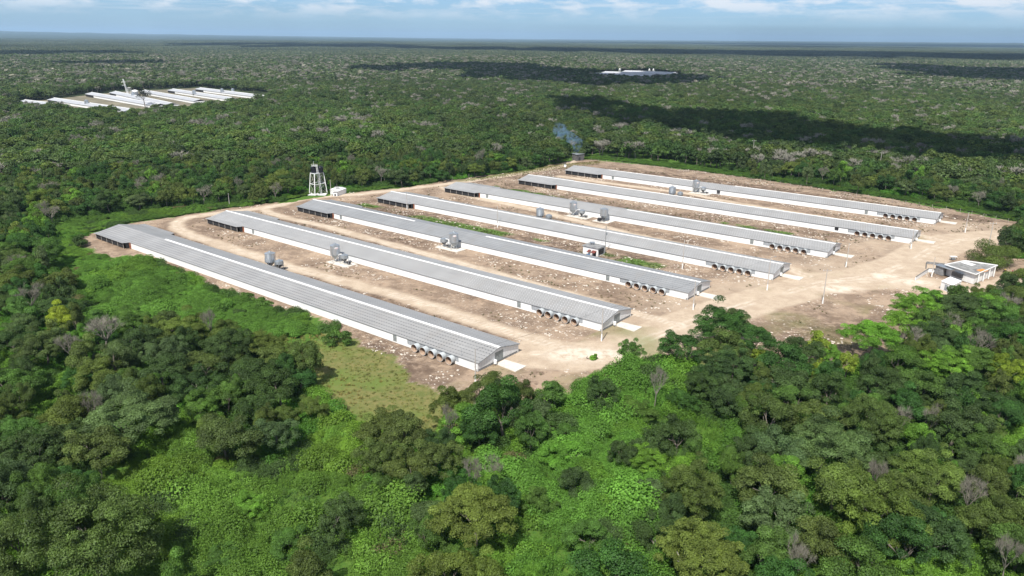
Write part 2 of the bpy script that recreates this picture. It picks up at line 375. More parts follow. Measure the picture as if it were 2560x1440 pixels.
# ------------------------------------------------------------------ ground
def ground():
    m, n, out = mat_new('ground_soil'); L = n.links.new
    b = n.nodes.new('ShaderNodeBsdfPrincipled'); L(b.outputs[0], out.inputs[0]); b.inputs['Roughness'].default_value = .95
    b.inputs['Specular IOR Level'].default_value = .1
    t = n.nodes.new('ShaderNodeTexCoord')
    def noise(s, d=6, r=.65, off=0):
        z = n.nodes.new('ShaderNodeTexNoise'); z.inputs['Scale'].default_value = s; z.inputs['Detail'].default_value = d; z.inputs['Roughness'].default_value = r
        mp = n.nodes.new('ShaderNodeMapping'); mp.inputs['Location'].default_value = (off, off*.7, 0); L(t.outputs['Object'], mp.inputs[0]); L(mp.outputs[0], z.inputs[0])
        return z.outputs['Fac']
    def ramp(x, a, c):
        r = n.nodes.new('ShaderNodeMapRange'); r.interpolation_type = 'SMOOTHSTEP'; L(x, r.inputs[0]); r.inputs[1].default_value = a; r.inputs[2].default_value = c; return r.outputs[0]
    def mix(f, a, c):
        x = n.nodes.new('ShaderNodeMix'); x.data_type = 'RGBA'
        if isinstance(f, float): x.inputs[0].default_value = f
        else: L(f, x.inputs[0])
        for s, v in ((6, a), (7, c)):
            if isinstance(v, tuple): x.inputs[s].default_value = (*v, 1)
            else: L(v, x.inputs[s])
        return x.outputs[2]
    def mth(op, a, c):
        q = n.nodes.new('ShaderNodeMath'); q.operation = op
        for i, v in enumerate((a, c)):
            if isinstance(v, (int, float)): q.inputs[i].default_value = v
            else: L(v, q.inputs[i])
        q.use_clamp = True
        return q.outputs[0]
    def attr(nm):
        a = n.nodes.new('ShaderNodeAttribute'); a.attribute_name = nm; return a.outputs['Fac']
    soil = mix(ramp(noise(.12, 6, .7), .42, .6), (.36, .27, .195), (.225, .165, .12))
    soil = mix(ramp(noise(.55, 6, .7, 9), .55, .72), soil, (.115, .080, .058))
    soil = mix(ramp(noise(.30, 5, .7, 31), .60, .74), soil, (.33, .215, .145))
    white = mth('MULTIPLY', ramp(noise(1.1, 6, .75, 50), .55, .66), attr('rubble'))
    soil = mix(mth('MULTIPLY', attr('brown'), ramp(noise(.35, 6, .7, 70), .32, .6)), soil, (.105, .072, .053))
    soil = mix(white, soil, (.68, .60, .52))
    road = mix(ramp(noise(.25, 6, .65, 14), .35, .65), (.48, .39, .295), (.40, .315, .235))
    road = mix(ramp(noise(2.0, 4, .6, 24), .55, .75), road, (.34, .26, .19))
    soil = mix(attr('road'), soil, road)
    wheel = mth('MULTIPLY', attr('pale'), ramp(noise(.3, 5, .7, 3), .35, .6))
    soil = mix(wheel, soil, (.62, .545, .45))
    grass = mix(ramp(noise(.5, 6, .7, 81), .35, .65), (.115, .135, .042), (.195, .175, .068))
    grass = mix(ramp(noise(.05, 5, .6, 85), .45, .62), grass, (.12, .165, .04))
    soil = mix(attr('olive'), soil, grass)
    gg = mix(ramp(noise(.9, 6, .7, 93), .3, .7), (.05, .12, .02), (.10, .17, .03))
    soil = mix(attr('green'), soil, gg)
    L(soil, b.inputs['Base Color'])
    bp = n.nodes.new('ShaderNodeBump'); bp.inputs['Distance'].default_value = .25; bp.inputs['Strength'].default_value = .8
    L(noise(1.3, 6, .7, 5), bp.inputs['Height']); L(bp.outputs[0], b.inputs['Normal'])
    # fine sheet round the farm
    x0, x1, y0, y1, st = -230, 330, 60, 500, 1.0
    nx, ny = int((x1-x0)/st)+1, int((y1-y0)/st)+1
    gx, gy = np.meshgrid(np.linspace(x0, x1, nx), np.linspace(y0, y1, ny)); P = np.stack([gx.ravel(), gy.ravel()], 1)
    W = P + np.stack([fbm(P, 9, 3)-.5, fbm(P, 9, 8)-.5], 1)*7
    inC = inside(W, CLEAR); road_a = np.zeros(len(P)); pale = np.zeros(len(P))
    for ln, wd in ROADS:
        d = dist_line(P, ln) + (fbm(P, 6, 5)-.5)*2.5
        road_a = np.maximum(road_a, np.clip((wd-d)/1.2+.5, 0, 1))
        tr = np.abs(np.abs(dist_line(P, ln))-.9)
        pale = np.maximum(pale, np.clip(1-tr/.7, 0, 1)*.9*(fbm(P, 14, 21) > .36))
    rel = P-np.array(BARNS[0][:2]); u = -(rel @ D2)
    # between the barns: rubble banks beside the walls, dark weedy soil in the blind yards
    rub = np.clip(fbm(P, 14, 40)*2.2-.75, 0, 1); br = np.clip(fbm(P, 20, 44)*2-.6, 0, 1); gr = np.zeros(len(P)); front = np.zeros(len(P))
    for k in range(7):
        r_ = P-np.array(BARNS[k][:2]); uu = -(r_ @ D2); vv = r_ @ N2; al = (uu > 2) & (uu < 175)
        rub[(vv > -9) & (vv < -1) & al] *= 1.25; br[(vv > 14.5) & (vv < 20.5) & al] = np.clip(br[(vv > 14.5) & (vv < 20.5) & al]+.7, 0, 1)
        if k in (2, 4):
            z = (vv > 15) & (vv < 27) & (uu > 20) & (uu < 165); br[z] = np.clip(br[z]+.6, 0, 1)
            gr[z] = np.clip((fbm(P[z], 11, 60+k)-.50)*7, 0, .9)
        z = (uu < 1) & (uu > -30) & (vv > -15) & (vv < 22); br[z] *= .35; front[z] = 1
    fy = dist_line(P, poly([(1560,830),(1750,760),(1950,705),(2150,640),(2320,590),(2450,570)]))
    road_a = np.maximum(road_a, np.clip((15-fy)/14, 0, .65)*np.clip(fbm(P, 12, 77)*2-.3, 0, 1))
    for c, rr in (((1445,886), 3.6), ((1500,886), 3.2), ((2100,722), 3.0), ((2210,690), 2.6), ((2280,705), 3.0)):
        g = G(*c)[:2]; pale = np.maximum(pale, np.clip(1.6-np.hypot((P[:,0]-g[0])/1.7, P[:,1]-g[1])/rr, 0, 1))
    # a verge of brown litter behind the last barn
    z = dist_line(P, poly([(1560,424),(1900,468),(2200,512),(2450,552)])) < 5; br[z] = 1; rub[z] *= .2
    ol = inside(W, MEADOW)*1.0
    ol = np.maximum(ol, np.clip(1-dist_line(P, poly([(1150,452),(1250,437),(1400,412),(1500,405)]))/4, 0, 1)*.8)
    ol = np.maximum(ol, np.clip(fbm(P, 16, 91)*3-1.9, 0, .55)*front)
    for c, rr in (((1440,960), 5), ((1260,925), 4), ((1980,800), 6), ((2080,840), 7)):
        g = G(*c)[:2]; ol = np.maximum(ol, np.clip(1.3-np.hypot(*(P-g).T)/rr, 0, .6)*fbm(P, 4, 3))
    g = G(2090, 835)[:2]; e_ = np.clip(1.5-np.hypot((P[:,0]-g[0])/15, (P[:,1]-g[1])/10), 0, 1); br = np.maximum(br, e_); road_a *= 1-e_*.8; pale *= 1-e_
    g = G(1560, 905)[:2]; e_ = np.clip(1.4-np.hypot((P[:,0]-g[0])/12, (P[:,1]-g[1])/4), 0, 1); br = np.maximum(br, e_)
    green = np.where(inC | (inside(W, MEADOW)), 0.0, 1.0); green = np.maximum(green, gr)
    for nm in ('strip_by_road', 'strip_by_barn', 'tower_verge', 'far_verge'): green[inside(W, VINES[nm])] = 1
    ol[green > .9] = 0; road_a[~inC & (green > .9)] = 0; pale[~inC] = 0; rub[road_a > .5] = 0
    z = (fbm(P, 5, 2)-.5)*.35*(1-road_a)
    z[(green > .9)] -= .25
    for k in range(7):
        r_ = P-np.array(BARNS[k][:2]); uu = -(r_ @ D2); vv = r_ @ N2
        z[(uu > -9) & (uu < 180) & (vv > -7) & (vv < 18)] *= .15
    z -= .06
    idx = np.arange(nx*ny).reshape(ny, nx)
    Fq = np.stack([idx[:-1,:-1], idx[:-1,1:], idx[1:,1:], idx[1:,:-1]], -1).reshape(-1, 4)
    me = np_mesh('ground', np.column_stack([P, z]), Fq, m)
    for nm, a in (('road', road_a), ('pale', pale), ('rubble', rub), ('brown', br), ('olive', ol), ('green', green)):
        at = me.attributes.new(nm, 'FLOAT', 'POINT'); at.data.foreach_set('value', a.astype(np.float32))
    me.polygons.foreach_set('use_smooth', [True]*len(me.polygons))
    o = bpy.data.objects.new('ground', me); COL.objects.link(o); tag(o, kind='structure')
    # wide land to the horizon
    m2, n2, out2 = mat_new('far_land')
    d = n2.nodes.new('ShaderNodeBsdfDiffuse'); n2.links.new(d.outputs[0], out2.inputs[0])
    t2 = n2.nodes.new('ShaderNodeTexCoord'); z2 = n2.nodes.new('ShaderNodeTexNoise'); z2.inputs['Scale'].default_value = .012; z2.inputs['Detail'].default_value = 10; z2.inputs['Roughness'].default_value = .7
    n2.links.new(t2.outputs['Object'], z2.inputs[0])
    cr = n2.nodes.new('ShaderNodeValToRGB'); cr.color_ramp.elements[0].position = .38; cr.color_ramp.elements[0].color = (.022, .034, .016, 1)
    cr.color_ramp.elements[1].position = .62; cr.color_ramp.elements[1].color = (.062, .075, .042, 1)
    n2.links.new(z2.outputs['Fac'], cr.inputs[0]); n2.links.new(cr.outputs[0], d.inputs[0])
    rings = [0, 60, 600, 1500, 3000, 6000, 9000, 11000, 13000, 15000, 17000, 19000, 21000, 24000, 27000, 30000, 34000, 38000, 42000]
    A = np.linspace(-PI, PI, 361)[:-1]; V = []
    for r in rings:
        sm = min(max((r-11000)/17000, 0), 1); sm = sm*sm*(3-2*sm)
        for a in A:
            az = math.degrees(a)
            hill = np.interp(az, [-60, -36, -32, -26, -17, -8, 0, 10, 20, 34, 60], [150, 130, 112, 76, 40, 18, 4, 6, 22, 44, 46])
            nn = 10*math.sin(a*41+r*.0007)+7*math.sin(a*97+r*.001)+5*math.sin(a*211+r*.002)
            V.append((r*math.sin(a), r*math.cos(a), -.45+sm*(hill+nn)))
    V = np.array(V); na = 360; Fq = []
    for i in range(len(rings)-1):
        for j in range(na): Fq.append((i*na+j, i*na+(j+1) % na, (i+1)*na+(j+1) % na, (i+1)*na+j))
    me = np_mesh('terrain', V, np.array(Fq), m2); me.flip_normals()
    o = bpy.data.objects.new('terrain', me); COL.objects.link(o); tag(o, kind='structure')
ground()

# ------------------------------------------------------------------ clouds that shade the woods (overhead, above the frame)
def clouds():
    m, n, out = mat_new('cloud_white')
    b = n.nodes.new('ShaderNodeBsdfDiffuse'); b.inputs[0].default_value = (.88, .88, .9, 1); n.links.new(b.outputs[0], out.inputs[0])
    H = 900.0
    boxes = [(1620,2010,300,356),(1850,2260,332,392),(2160,2620,362,424),(1500,1760,292,340),(1700,2080,318,380),(1930,2330,340,412),(2250,2540,372,428),(1380,1560,262,300),
             (1010,1330,164,184),(1150,1500,176,206),(1300,1560,190,226),(1480,1760,188,214),(1560,1700,205,224),(880,1060,172,186),
             (2240,2620,172,200),(2320,2700,190,214),(-60,290,130,142),(240,360,134,140),
             (420,760,108,117),(640,1050,111,122),(980,1300,119,127),(1260,1560,122,133),(1480,1900,126,139),(1780,2200,130,146),(2050,2700,134,152),
             (1850,2160,116,120),(1700,2600,111,114),(150,420,160,170)]
    V = []; Fq = []; rng = np.random.default_rng(5)
    nu, nv = 40, 12
    for (xa, xb, ya, yb) in boxes:
        c = (G(xa, (ya+yb)/2)+G(xb, (ya+yb)/2))/2; near = G((xa+xb)/2, yb); far = G((xa+xb)/2, ya)
        hy = (far[1]-near[1])/2; cy_ = (far[1]+near[1])/2; hx = abs(G(xb, (ya+yb)/2)[0]-G(xa, (ya+yb)/2)[0])/2
        cx = c[0]*cy_/c[1]; hz = min(min(hx, hy)*.35+12, 38)
        hy *= 1.05; hx *= 1.05
        top = np.array([cx, cy_, 8])+SUND*(H/SUND[2]); base = len(V); ph = rng.random(6)*6.3
        for i in range(nv+1):
            la = -PI/2+PI*i/nv
            for j in range(nu):
                lo = 2*PI*j/nu
                k = 1+.16*math.sin(3*lo+ph[0])+.12*math.sin(5*lo+ph[1])+.10*math.sin(9*lo+ph[2])+.06*math.sin(14*lo+ph[3])+.05*math.sin(5*la+ph[4]+4*lo)
                V.append((top[0]+hx*k*math.cos(la)*math.cos(lo), top[1]+hy*k*math.cos(la)*math.sin(lo), top[2]+hz*math.sin(la)*k))
        for i in range(nv):
            for j in range(nu): Fq.append((base+i*nu+j, base+i*nu+(j+1) % nu, base+(i+1)*nu+(j+1) % nu, base+(i+1)*nu+j))
    me = np_mesh('clouds', np.array(V), np.array(Fq), m); me.polygons.foreach_set('use_smooth', [True]*len(me.polygons))
    o = bpy.data.objects.new('clouds', me); COL.objects.link(o); tag(o, kind='structure')
clouds()

# ------------------------------------------------------------------ poultry barns
BARN_TXT = [
 'nearest white poultry barn, dark dashed lines along its grey roof',
 'white poultry barn second from the front, full-length white ridge cap over rows of pale dashes',
 'third long white barn from the front, middle stretch of its ridge without the white cap',
 'fourth long barn from the front, the one behind the white pump house',
 'fifth long barn from the front, with two silos along its near wall',
 'sixth long barn, the last but one, its near wall free of silos',
 'farthest long white barn, beside the brown verge at the back fence']
def exhaust_fan(root, u, zc=1.12):
    x = -u; r = .98
    fan = MB()
    # flared round housing standing out from the wall, sloping down and outwards
    n = 20; ring = []
    prof = [(0.0, .80, 0), (-1.35, r, -.12)]
    vv = []
    for y, rr, dz in prof:
        for i in range(n):
            t = 2*PI*i/n; vv.append((x+rr*math.cos(t), y-.02, zc+dz+rr*math.sin(t)))
    for y, rr, dz in prof[::-1]:
        for i in range(n):
            t = 2*PI*i/n; vv.append((x+(rr-.06)*math.cos(t), y-.02, zc+dz+(rr-.06)*math.sin(t)))
    f = []
    for k in (0, 1, 2):
        for i in range(n): f.append((k*n+i, k*n+(i+1) % n, (k+1)*n+(i+1) % n, (k+1)*n+i))
    fan.cur = 0; fan.add(vv, f[:2*n]); fan.m[n:] = [0]*(len(fan.m)-n)
    fan.cur = 1; fan.add(vv[2*n:], [(i, (i+1) % n, n+(i+1) % n, n+i) for i in range(n)])
    o = fan.build('exhaust_fan', [M_CONE, M_CONE_IN], root)
    bl = MB()
    for k in range(6):
        a = 2*PI*k/6+u; c, s = math.cos(a), math.sin(a)
        p = [(.12, -.08), (.74, -.17), (.74, .17), (.12, .08)]
        v4 = [(x+q*c-w_*s, -.55+w_*.5, zc-.04+q*s+w_*c) for q, w_ in p]
        v8 = v4+[(a_, b_+.02, c_) for a_, b_, c_ in v4]
        bl.add(v8, [(0,1,2,3),(7,6,5,4),(0,4,5,1),(1,5,6,2),(2,6,7,3),(3,7,4,0)])
    bl.tube((x, -.62, zc-.04), (x, -.46, zc-.04), .14, n=10)
    bl.build('fan_blades', M_BLADE, o)
    return o
def barn(k):
    ox, oy, Lr, Lw = BARNS[k]; Wd = 14.0; h = 2.2; hr = 3.59; oh = .12
    root = empty('poultry_barn', (ox, oy, 0), TH)
    tag(root, BARN_TXT[k], 'barn', 'long poultry barns standing side by side')
    X = lambda u: -u
    # walls: plinth, white side curtains with a dark line, dark sheet standing in for the eave shadow
    sw = MB()
    for ya, yb in ((0, .2), (Wd-.2, Wd)):
        sw.box(X(Lw), 0, ya, yb, 0, .62)
    sw.build('side_wall', M_WHITE, root)
    for side, (ya, yb) in enumerate(((.04, .14), (Wd-.14, Wd-.04))):
        cu = MB()
        u0 = 21.6 if side == 0 else 6
        segs = [(u0, 25.0), (26.4, 60), (60.08, 92), (92.08, 146.4 if k in (1, 2, 4, 6) else Lw)]+([(148.0, Lw)] if k in (1, 2, 4, 6) else [])
        if k == 3: segs = [(u0, 60), (60.08, 92), (92.08, Lw)]
        for a, b in segs:
            cu.box(X(b), X(a), ya, yb, .624, 1.28)
            cu.box(X(b), X(a), ya-.03 if side == 0 else ya, yb if side == 0 else yb+.03, 1.34, 1.86)
        cu.build('side_curtain', M_CURTAIN, root)
    dk = MB()
    dk.box(X(Lw-.3), -5.9, .22, .26, .3, 2.12); dk.box(X(Lw-.3), -.4, Wd-.26, Wd-.22, .3, 2.12)
    dk.build('eave_shade_sheet', M_DARKGAP, root)
    # solid end panel + fan wall
    ep = MB(); ep.box(-5.6, -.02, .02, .16, .624, 2.08); ep.build('end_panel', M_ENDPANEL, root); ep = MB(); ep.box(-5.9, -.02, Wd-.16, Wd-.02, .624, 2.08); ep.build('end_panel', M_ENDPANEL, root)
    fp = MB(); fp.box(-21.5, -5.62, .05, .17, .624, 2.0); fp.build('fan_wall', M_GREYPANEL, root)
    for u in (18.0, 15.3, 12.65, 10.0, 7.3): exhaust_fan(root, u)
    # side doors
    for u in ((25.7, 147.2) if k in (1, 2, 4, 6) else (25.7,) if k == 0 else ()):
        d = MB(); d.box(X(u+.62), X(u-.62), -.02, .10, .3, 2.02); fr = d.build('side_door', M_GREYDOOR, root)
        f = MB(); f.box(X(u+.70), X(u+.62), -.05, .14, .2, 2.06); f.box(X(u-.62), X(u-.70), -.05, .14, .2, 2.06); f.box(X(u+.70), X(u-.70), -.05, .14, 2.06, 2.1); f.build('door_frame', M_WHITE, fr)
    if k == 6:
        d = MB(); d.box(X(91.2), X(89.6), .0, .08, .1, 2.02); d.build('side_door', M_STEEL_DARK, root)
    # gable
    g = MB(); zt = lambda v: h+(hr-h)*(1-abs(v-7)/7)-.06
    d0, d1, dz = 5.7, 8.6, 2.55
    for a, b in ((.0, d0), (d1, Wd)):
        g.add([(0,a,.5),(0,b,.5),(0,b,zt(b)),(0,a,zt(a)),(-.12,a,.5),(-.12,b,.5),(-.12,b,zt(b)),(-.12,a,zt(a))],
              [(0,1,2,3),(7,6,5,4),(0,3,7,4),(1,5,6,2),(3,2,6,7),(0,4,5,1)])
    g.add([(0,d0,dz),(0,d1,dz),(0,d1,zt(d1)),(0,7,zt(7)),(0,d0,zt(d0)),(-.12,d0,dz),(-.12,d1,dz),(-.12,d1,zt(d1)),(-.12,7,zt(7)),(-.12,d0,zt(d0))],
          [(0,1,2,3,4),(9,8,7,6,5),(0,5,6,1)])
    g.build('gable_wall', M_GABLE, root)
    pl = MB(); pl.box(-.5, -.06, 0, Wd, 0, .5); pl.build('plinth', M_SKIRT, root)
    dr = MB(); dr.box(-.10, -.03, d0, (d0+d1)/2-.03, .3, dz); dr.box(-.10, -.03, (d0+d1)/2+.03, d1, .3, dz)
    do = dr.build('gable_door', M_GREYDOOR, root)
    q = MB(); q.box(-.03, 0.0, (d0+d1)/2-.16, (d0+d1)/2-.10, 1.2, 1.5); q.build('handle', M_STEEL_DARK, do)
    ac = MB(); ac.tube((.55, d0-.5, .35), (.55, d0-.5, 1.15), .38, n=16); ac.tube((.55, d0-.5, 1.15), (.55, d0-.5, 1.25), .38, .15, n=16)
    for a in (-.25, .25): ac.beam((.55+a, d0-.5, 0), (.55+a, d0-.5, .35), .08)
    t = ac.build('water_barrel', M_WHITE, root)
    # roof: two slopes, a drooping skirt over the open north-west bays
    rf = MB(); T = .07
    def slab(p):  # p: 4 top points
        rf.add([*p, *[(a, b, c-T) for a, b, c in p]], [(0,1,2,3),(7,6,5,4),(0,4,5,1),(1,5,6,2),(2,6,7,3),(3,7,4,0)])
    e = h-oh*.2; us = np.linspace(-.3, Lw, 26)
    rngb = random.Random(k)
    dzs = [rngb.uniform(-.025, .025) for _ in us]
    for i in range(len(us)-1):
        a, b = us[i], us[i+1]
        slab([(X(b), -oh, e+dzs[i+1]), (X(a), -oh, e+dzs[i]), (X(a), 7, hr+dzs[i]*.5), (X(b), 7, hr+dzs[i+1]*.5)])
        slab([(X(b), 7, hr+dzs[i+1]*.5), (X(a), 7, hr+dzs[i]*.5), (X(a), Wd+oh, e), (X(b), Wd+oh, e)])
    a, b = Lw, Lr
    slab([(X(b), 0, h), (X(a), 0, h), (X(a), 7, hr), (X(b), 7, hr)]); slab([(X(b), 7, hr), (X(a), 7, hr), (X(a), Wd, h), (X(b), Wd, h)])
    slab([(X(b), -2.1, 2.06), (X(a)-1.6, -2.1, 2.06), (X(a), 0, h), (X(b), 0, h)]); slab([(X(b), Wd, h), (X(a), Wd, h), (X(a)-1.6, Wd+2.1, 2.06), (X(b), Wd+2.1, 2.06)])
    rf.build('roof', (RM_DARK, RM_PALE, RM_MIX, RM_PALE, RM_PALE, RM_PALE, RM_PALE)[k], root)
    segs = {0: [(0, 143.5)], 2: [(0, 78.7), (113.6, Lr)], 4: [(0, 80)], 6: [(0, 85.6), (106.6, 154)]}.get(k, [(0, Lr)])
    for a, b in segs:
        cap = MB()
        for s in (-1, 1):
            cap.add([(X(b), 7, hr+.07), (X(a)+.3, 7, hr+.07), (X(a)+.3, 7+s*.42, hr-.005), (X(b), 7+s*.42, hr-.005),
                     (X(b), 7, hr+.02), (X(a)+.3, 7, hr+.02), (X(a)+.3, 7+s*.42, hr-.055), (X(b), 7+s*.42, hr-.055)],
                    [(0,1,2,3),(7,6,5,4),(0,4,5,1),(1,5,6,2),(2,6,7,3),(3,7,4,0)])
        cap.build('ridge_cap', M_WHITE, root)
    # trims
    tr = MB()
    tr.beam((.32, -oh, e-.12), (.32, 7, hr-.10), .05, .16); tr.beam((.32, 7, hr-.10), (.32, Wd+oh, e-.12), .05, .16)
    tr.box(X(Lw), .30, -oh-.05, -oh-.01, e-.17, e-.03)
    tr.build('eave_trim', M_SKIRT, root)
    # open bays at the north-west end: dark nets and posts, brick pier at the end of the white wall
    nt_ = MB()
    nt_.box(X(Lr-.6), X(Lw+1.9), -1.55, -1.51, .25, 1.98); nt_.box(X(Lr-.6), X(Lw+1.9), Wd+1.51, Wd+1.55, .25, 1.98); nt_.box(X(Lr-.5), X(Lr-.56), -1.5, Wd+1.5, .25, 2.0)
    nt_.box(X(Lw+.5), X(Lw+.46), -1.5, Wd+1.5, .2, 2.05)
    nt_.build('shade_net', M_DARKGAP, root)
    for i, u in enumerate(np.linspace(Lw+2, Lr-.7, 6)):
        for y in (-1.62, Wd+1.62):
            p = MB(); p.beam((X(u), y, 0), (X(u), y, 2.02), .12); p.build('post', M_POLE, root)
    pr = MB(); pr.box(X(Lw+.4), X(Lw), -.35, .3, 0, 2.05); pr.build('pier', M_RUST, root)
    if k in (0, 1, 2, 4):   # thin roof aerial / vent pipe near the gable
        ae = MB(); ae.tube((X(4.9), .2, 2.2), (X(4.9), .2, 4.0), .03, n=6); ae.build('vent_pipe', M_GALV_DULL, root)
    # concrete apron in front of the gable door
    ap = MB(); c = [(UV(k, -.3, d0-.1)), (UV(k, -6.2, d0-.6)), (UV(k, -6.2, d1+.4)), (UV(k, -.3, d1+.1))]
    ap.add([(p[0], p[1], .02+.08) for p in c]+[(p[0], p[1], -.2) for p in c], [(0,1,2,3),(0,4,5,1),(1,5,6,2),(2,6,7,3)])
    o = ap.build('pavement', M_CONCRETE); o.data.flip_normals() if False else None; tag(o, kind='structure')
    return root
for k in range(7): barn(k)

# ------------------------------------------------------------------ silos, hoppers, augers
def silo(x, y, rz, label, Hs=6.3, r=1.52, cat='silo'):
    root = empty('feed_silo', (x, y, 0), rz); tag(root, label, cat, 'steel feed silos beside the barns')
    s = Hs/6.3; zb = 2.6*s; zt = 5.5*s
    b = MB(); prof = []
    nseg = 9
    for i in range(nseg+1):
        z = zb+(zt-zb)*i/nseg; prof.append((r, z))
        if i < nseg: prof.append((r-.035, z+(zt-zb)/nseg*.5))
    b.lathe(prof, 28); b.build('tank', M_GALV, root, True)
    c = MB(); c.lathe([(r+.05, zt-.02), (.28, Hs-.25)], 28); c.build('roof', M_GALV, root)
    l = MB(); l.lathe([(.28, Hs-.27), (.30, Hs-.1), (.12, Hs), (0.001, Hs+.02)], 14); l.build('lid', M_GALV, root)
    h = MB(); h.lathe([(r, zb), (.2, .75*s), (.2, .55*s), (0.001, .55*s)], 24); h.build('hopper', M_GALV_DULL, root)
    for i in range(5):
        a = 2*PI*i/5+.3; lg = MB(); p = ((r+.05)*math.cos(a), (r+.05)*math.sin(a))
        lg.beam((*p, 0), (*p, zb+1.1), .11); lg.build('leg', M_GALV_DULL, root)
    br = MB()
    for i in range(5):
        a = 2*PI*i/5+.3; a2 = 2*PI*(i+1)/5+.3; q = r+.02
        br.tube((q*math.cos(a), q*math.sin(a), 1.35*s), (q*math.cos(a2), q*math.sin(a2), 1.35*s), .03, n=5)
    br.build('brace', M_GALV_DULL, root)
    la = MB()
    for sx in (-.18, .18): la.beam((r+.16, sx, .5), (r+.16, sx, zt+.2), .04)
    for i in range(14): la.beam((r+.16, -.18, .7+i*(zt-.6)/14), (r+.16, .18, .7+i*(zt-.6)/14), .03)
    la.build('ladder', M_GALV_DULL, root)
    return root
def badge(root, ang, r=1.52, z=4.85):
    a = math.radians(ang)-root.rotation_euler.z
    m = MB(); n = 16; t = Vector((-math.sin(a), math.cos(a), 0)); o = Vector((math.cos(a)*(r+.05), math.sin(a)*(r+.05), z))
    front = [o+t*(.62*math.cos(2*PI*i/n))+Vector((0, 0, .26*math.sin(2*PI*i/n))) for i in range(n)]
    back = [p-Vector((math.cos(a), math.sin(a), 0))*.12 for p in front]
    m.add(front+back, [tuple(range(n))]+[(i, n+i, n+(i+1) % n, (i+1) % n) for i in range(n)])
    b = m.build('badge', M_WHITE, root)
    k = MB(); o2 = o+Vector((math.cos(a), math.sin(a), 0))*.02
    for i in range(6):   # illegible red script line
        c = o2+t*(-.38+i*.15); k.beam(c+Vector((0, 0, -.05-.02*(i % 2))), c+t*.1+Vector((0, 0, .04+.02*(i % 3))), .045)
    k.build('lettering', M_RED, b)
def hopper(x, y, rz, label):
    root = empty('feed_hopper', (x, y, 0), rz); tag(root, label, 'hopper', 'small feed hoppers beside the silos')
    b = MB(); b.lathe([(1.2, 1.9), (1.2, 2.9)], 20); b.build('tank', M_GALV_DULL, root, True)
    c = MB(); c.lathe([(1.23, 2.9), (.2, 3.35), (0.001, 3.36)], 20); c.build('lid', M_GALV, root)
    h = MB(); h.lathe([(1.2, 1.9), (.15, .7), (.15, .5), (0.001, .5)], 18); h.build('cone', M_STEEL_DARK, root)
    for i in range(4):
        a = PI/4+i*PI/2; lg = MB(); lg.beam((1.24*math.cos(a), 1.24*math.sin(a), 0), (1.24*math.cos(a), 1.24*math.sin(a), 2.6), .1); lg.build('leg', M_GALV, root)
    f = MB(); f.box(1.5, 2.5, -.5, .5, .55, 1.05); f.build('weigh_box', M_STEEL_DARK, root)
    for sx in (1.5, 2.5):
        for sy in (-.5, .5):
            q = MB(); q.beam((sx, sy, 0), (sx, sy, 1.5), .07); q.build('frame_post', M_GALV, root)
    return root
def auger(a, b, label):
    a = Vector(a); b = Vector(b); o = empty('auger_pipe', (a.x, a.y, 0)); tag(o, label, 'feed pipe', 'curved feed pipes between silo and hopper')
    m = MB(); pts = []
    for i in range(13):
        t = i/12; p = a.lerp(b, t); p.z += 1.1*math.sin(PI*min(1, t*1.15))*(1 if t < .87 else .4)*.8
        pts.append((p.x-a.x, p.y-a.y, p.z))
    m.path(pts, .13, 8); m.build('pipe', M_WHITE, o)
    s = MB(); mid = pts[7]; s.beam((mid[0], mid[1], 0), mid, .06); s.build('support', M_GALV, o)
    return o
def padbox(k, u0, u1, v0, v1, z=.12):
    m = MB(); c = [UV(k, u0, v0), UV(k, u1, v0), UV(k, u1, v1), UV(k, u0, v1)]
    m.add([(p[0], p[1], z) for p in c]+[(p[0], p[1], -.2) for p in c], [(3,2,1,0),(0,1,5,4),(1,2,6,5),(2,3,7,6),(3,0,4,7)])
    o = m.build('pavement', M_CONCRETE); tag(o, kind='structure')
sil = [  # barn k, u, v, hopper u, v, texts
 (0, 98.7, 16.4, 95.6, 17.4, 'bright steel silo on the track just behind the nearest barn', 'squat hopper peeping over the roof of the nearest barn', None),
 (1, 97.0, -3.3, 93.2, -2.9, 'badged silo against the near wall of the second barn', 'hopper against the near wall of the second barn', 'curved white pipe at the second barn'),
 (2, 84.6, -2.9, 89.0, -3.1, 'badged silo standing on a white pad at the third barn', 'hopper on the left of the silo at the third barn', 'curved white pipe at the third barn'),
 (3, 98.6, 16.1, 94.8, 16.6, 'stout silo showing over the roof of the fourth barn', 'squat hopper showing over the roof of the fourth barn', None),
 (4, 98.9, -3.2, 94.6, -3.4, 'badged silo, left of the two against the fifth barn', 'hopper between the two silos at the fifth barn', 'curved white pipe at the fifth barn'),
 (5, 102.5, 17.0, 99.0, 18.0, 'short silo seen over the roof of the sixth barn', 'squat hopper seen over the roof of the sixth barn', None),
 (6, 100.4, -2.9, 96.6, -3.0, 'tall silo against the near wall of the farthest barn', 'hopper against the near wall of the farthest barn', 'curved white pipe at the farthest barn')]
for k, u, v, u2, v2, t1, t2, t3 in sil:
    p = UV(k, u, v); q = UV(k, u2, v2)
    s = silo(p[0], p[1], TH+1.2+k, t1, 6.3 if t3 else 5.7)
    hp = hopper(q[0], q[1], TH, t2)
    if t3:
        auger((p[0], p[1]-.3, .7), (q[0], q[1], 3.3), t3); badge(s, -75 if k != 1 else -60)
        padbox(k, min(u, u2)-3.4, max(u, u2)+2.2, -5.4, -.6)
p = UV(4, 84.2, -3.4); s = silo(p[0], p[1], TH, 'wide-topped silo with machinery under it, right of the two against the fifth barn', 5.7, 1.55)
mx_ = MB(); mx_.box(-1.7, -.4, -2.2, -1.0, .5, 1.0); mx_.tube((-1.7, -1.6, 1.2), (1.2, -1.4, 1.5), .35, n=10)
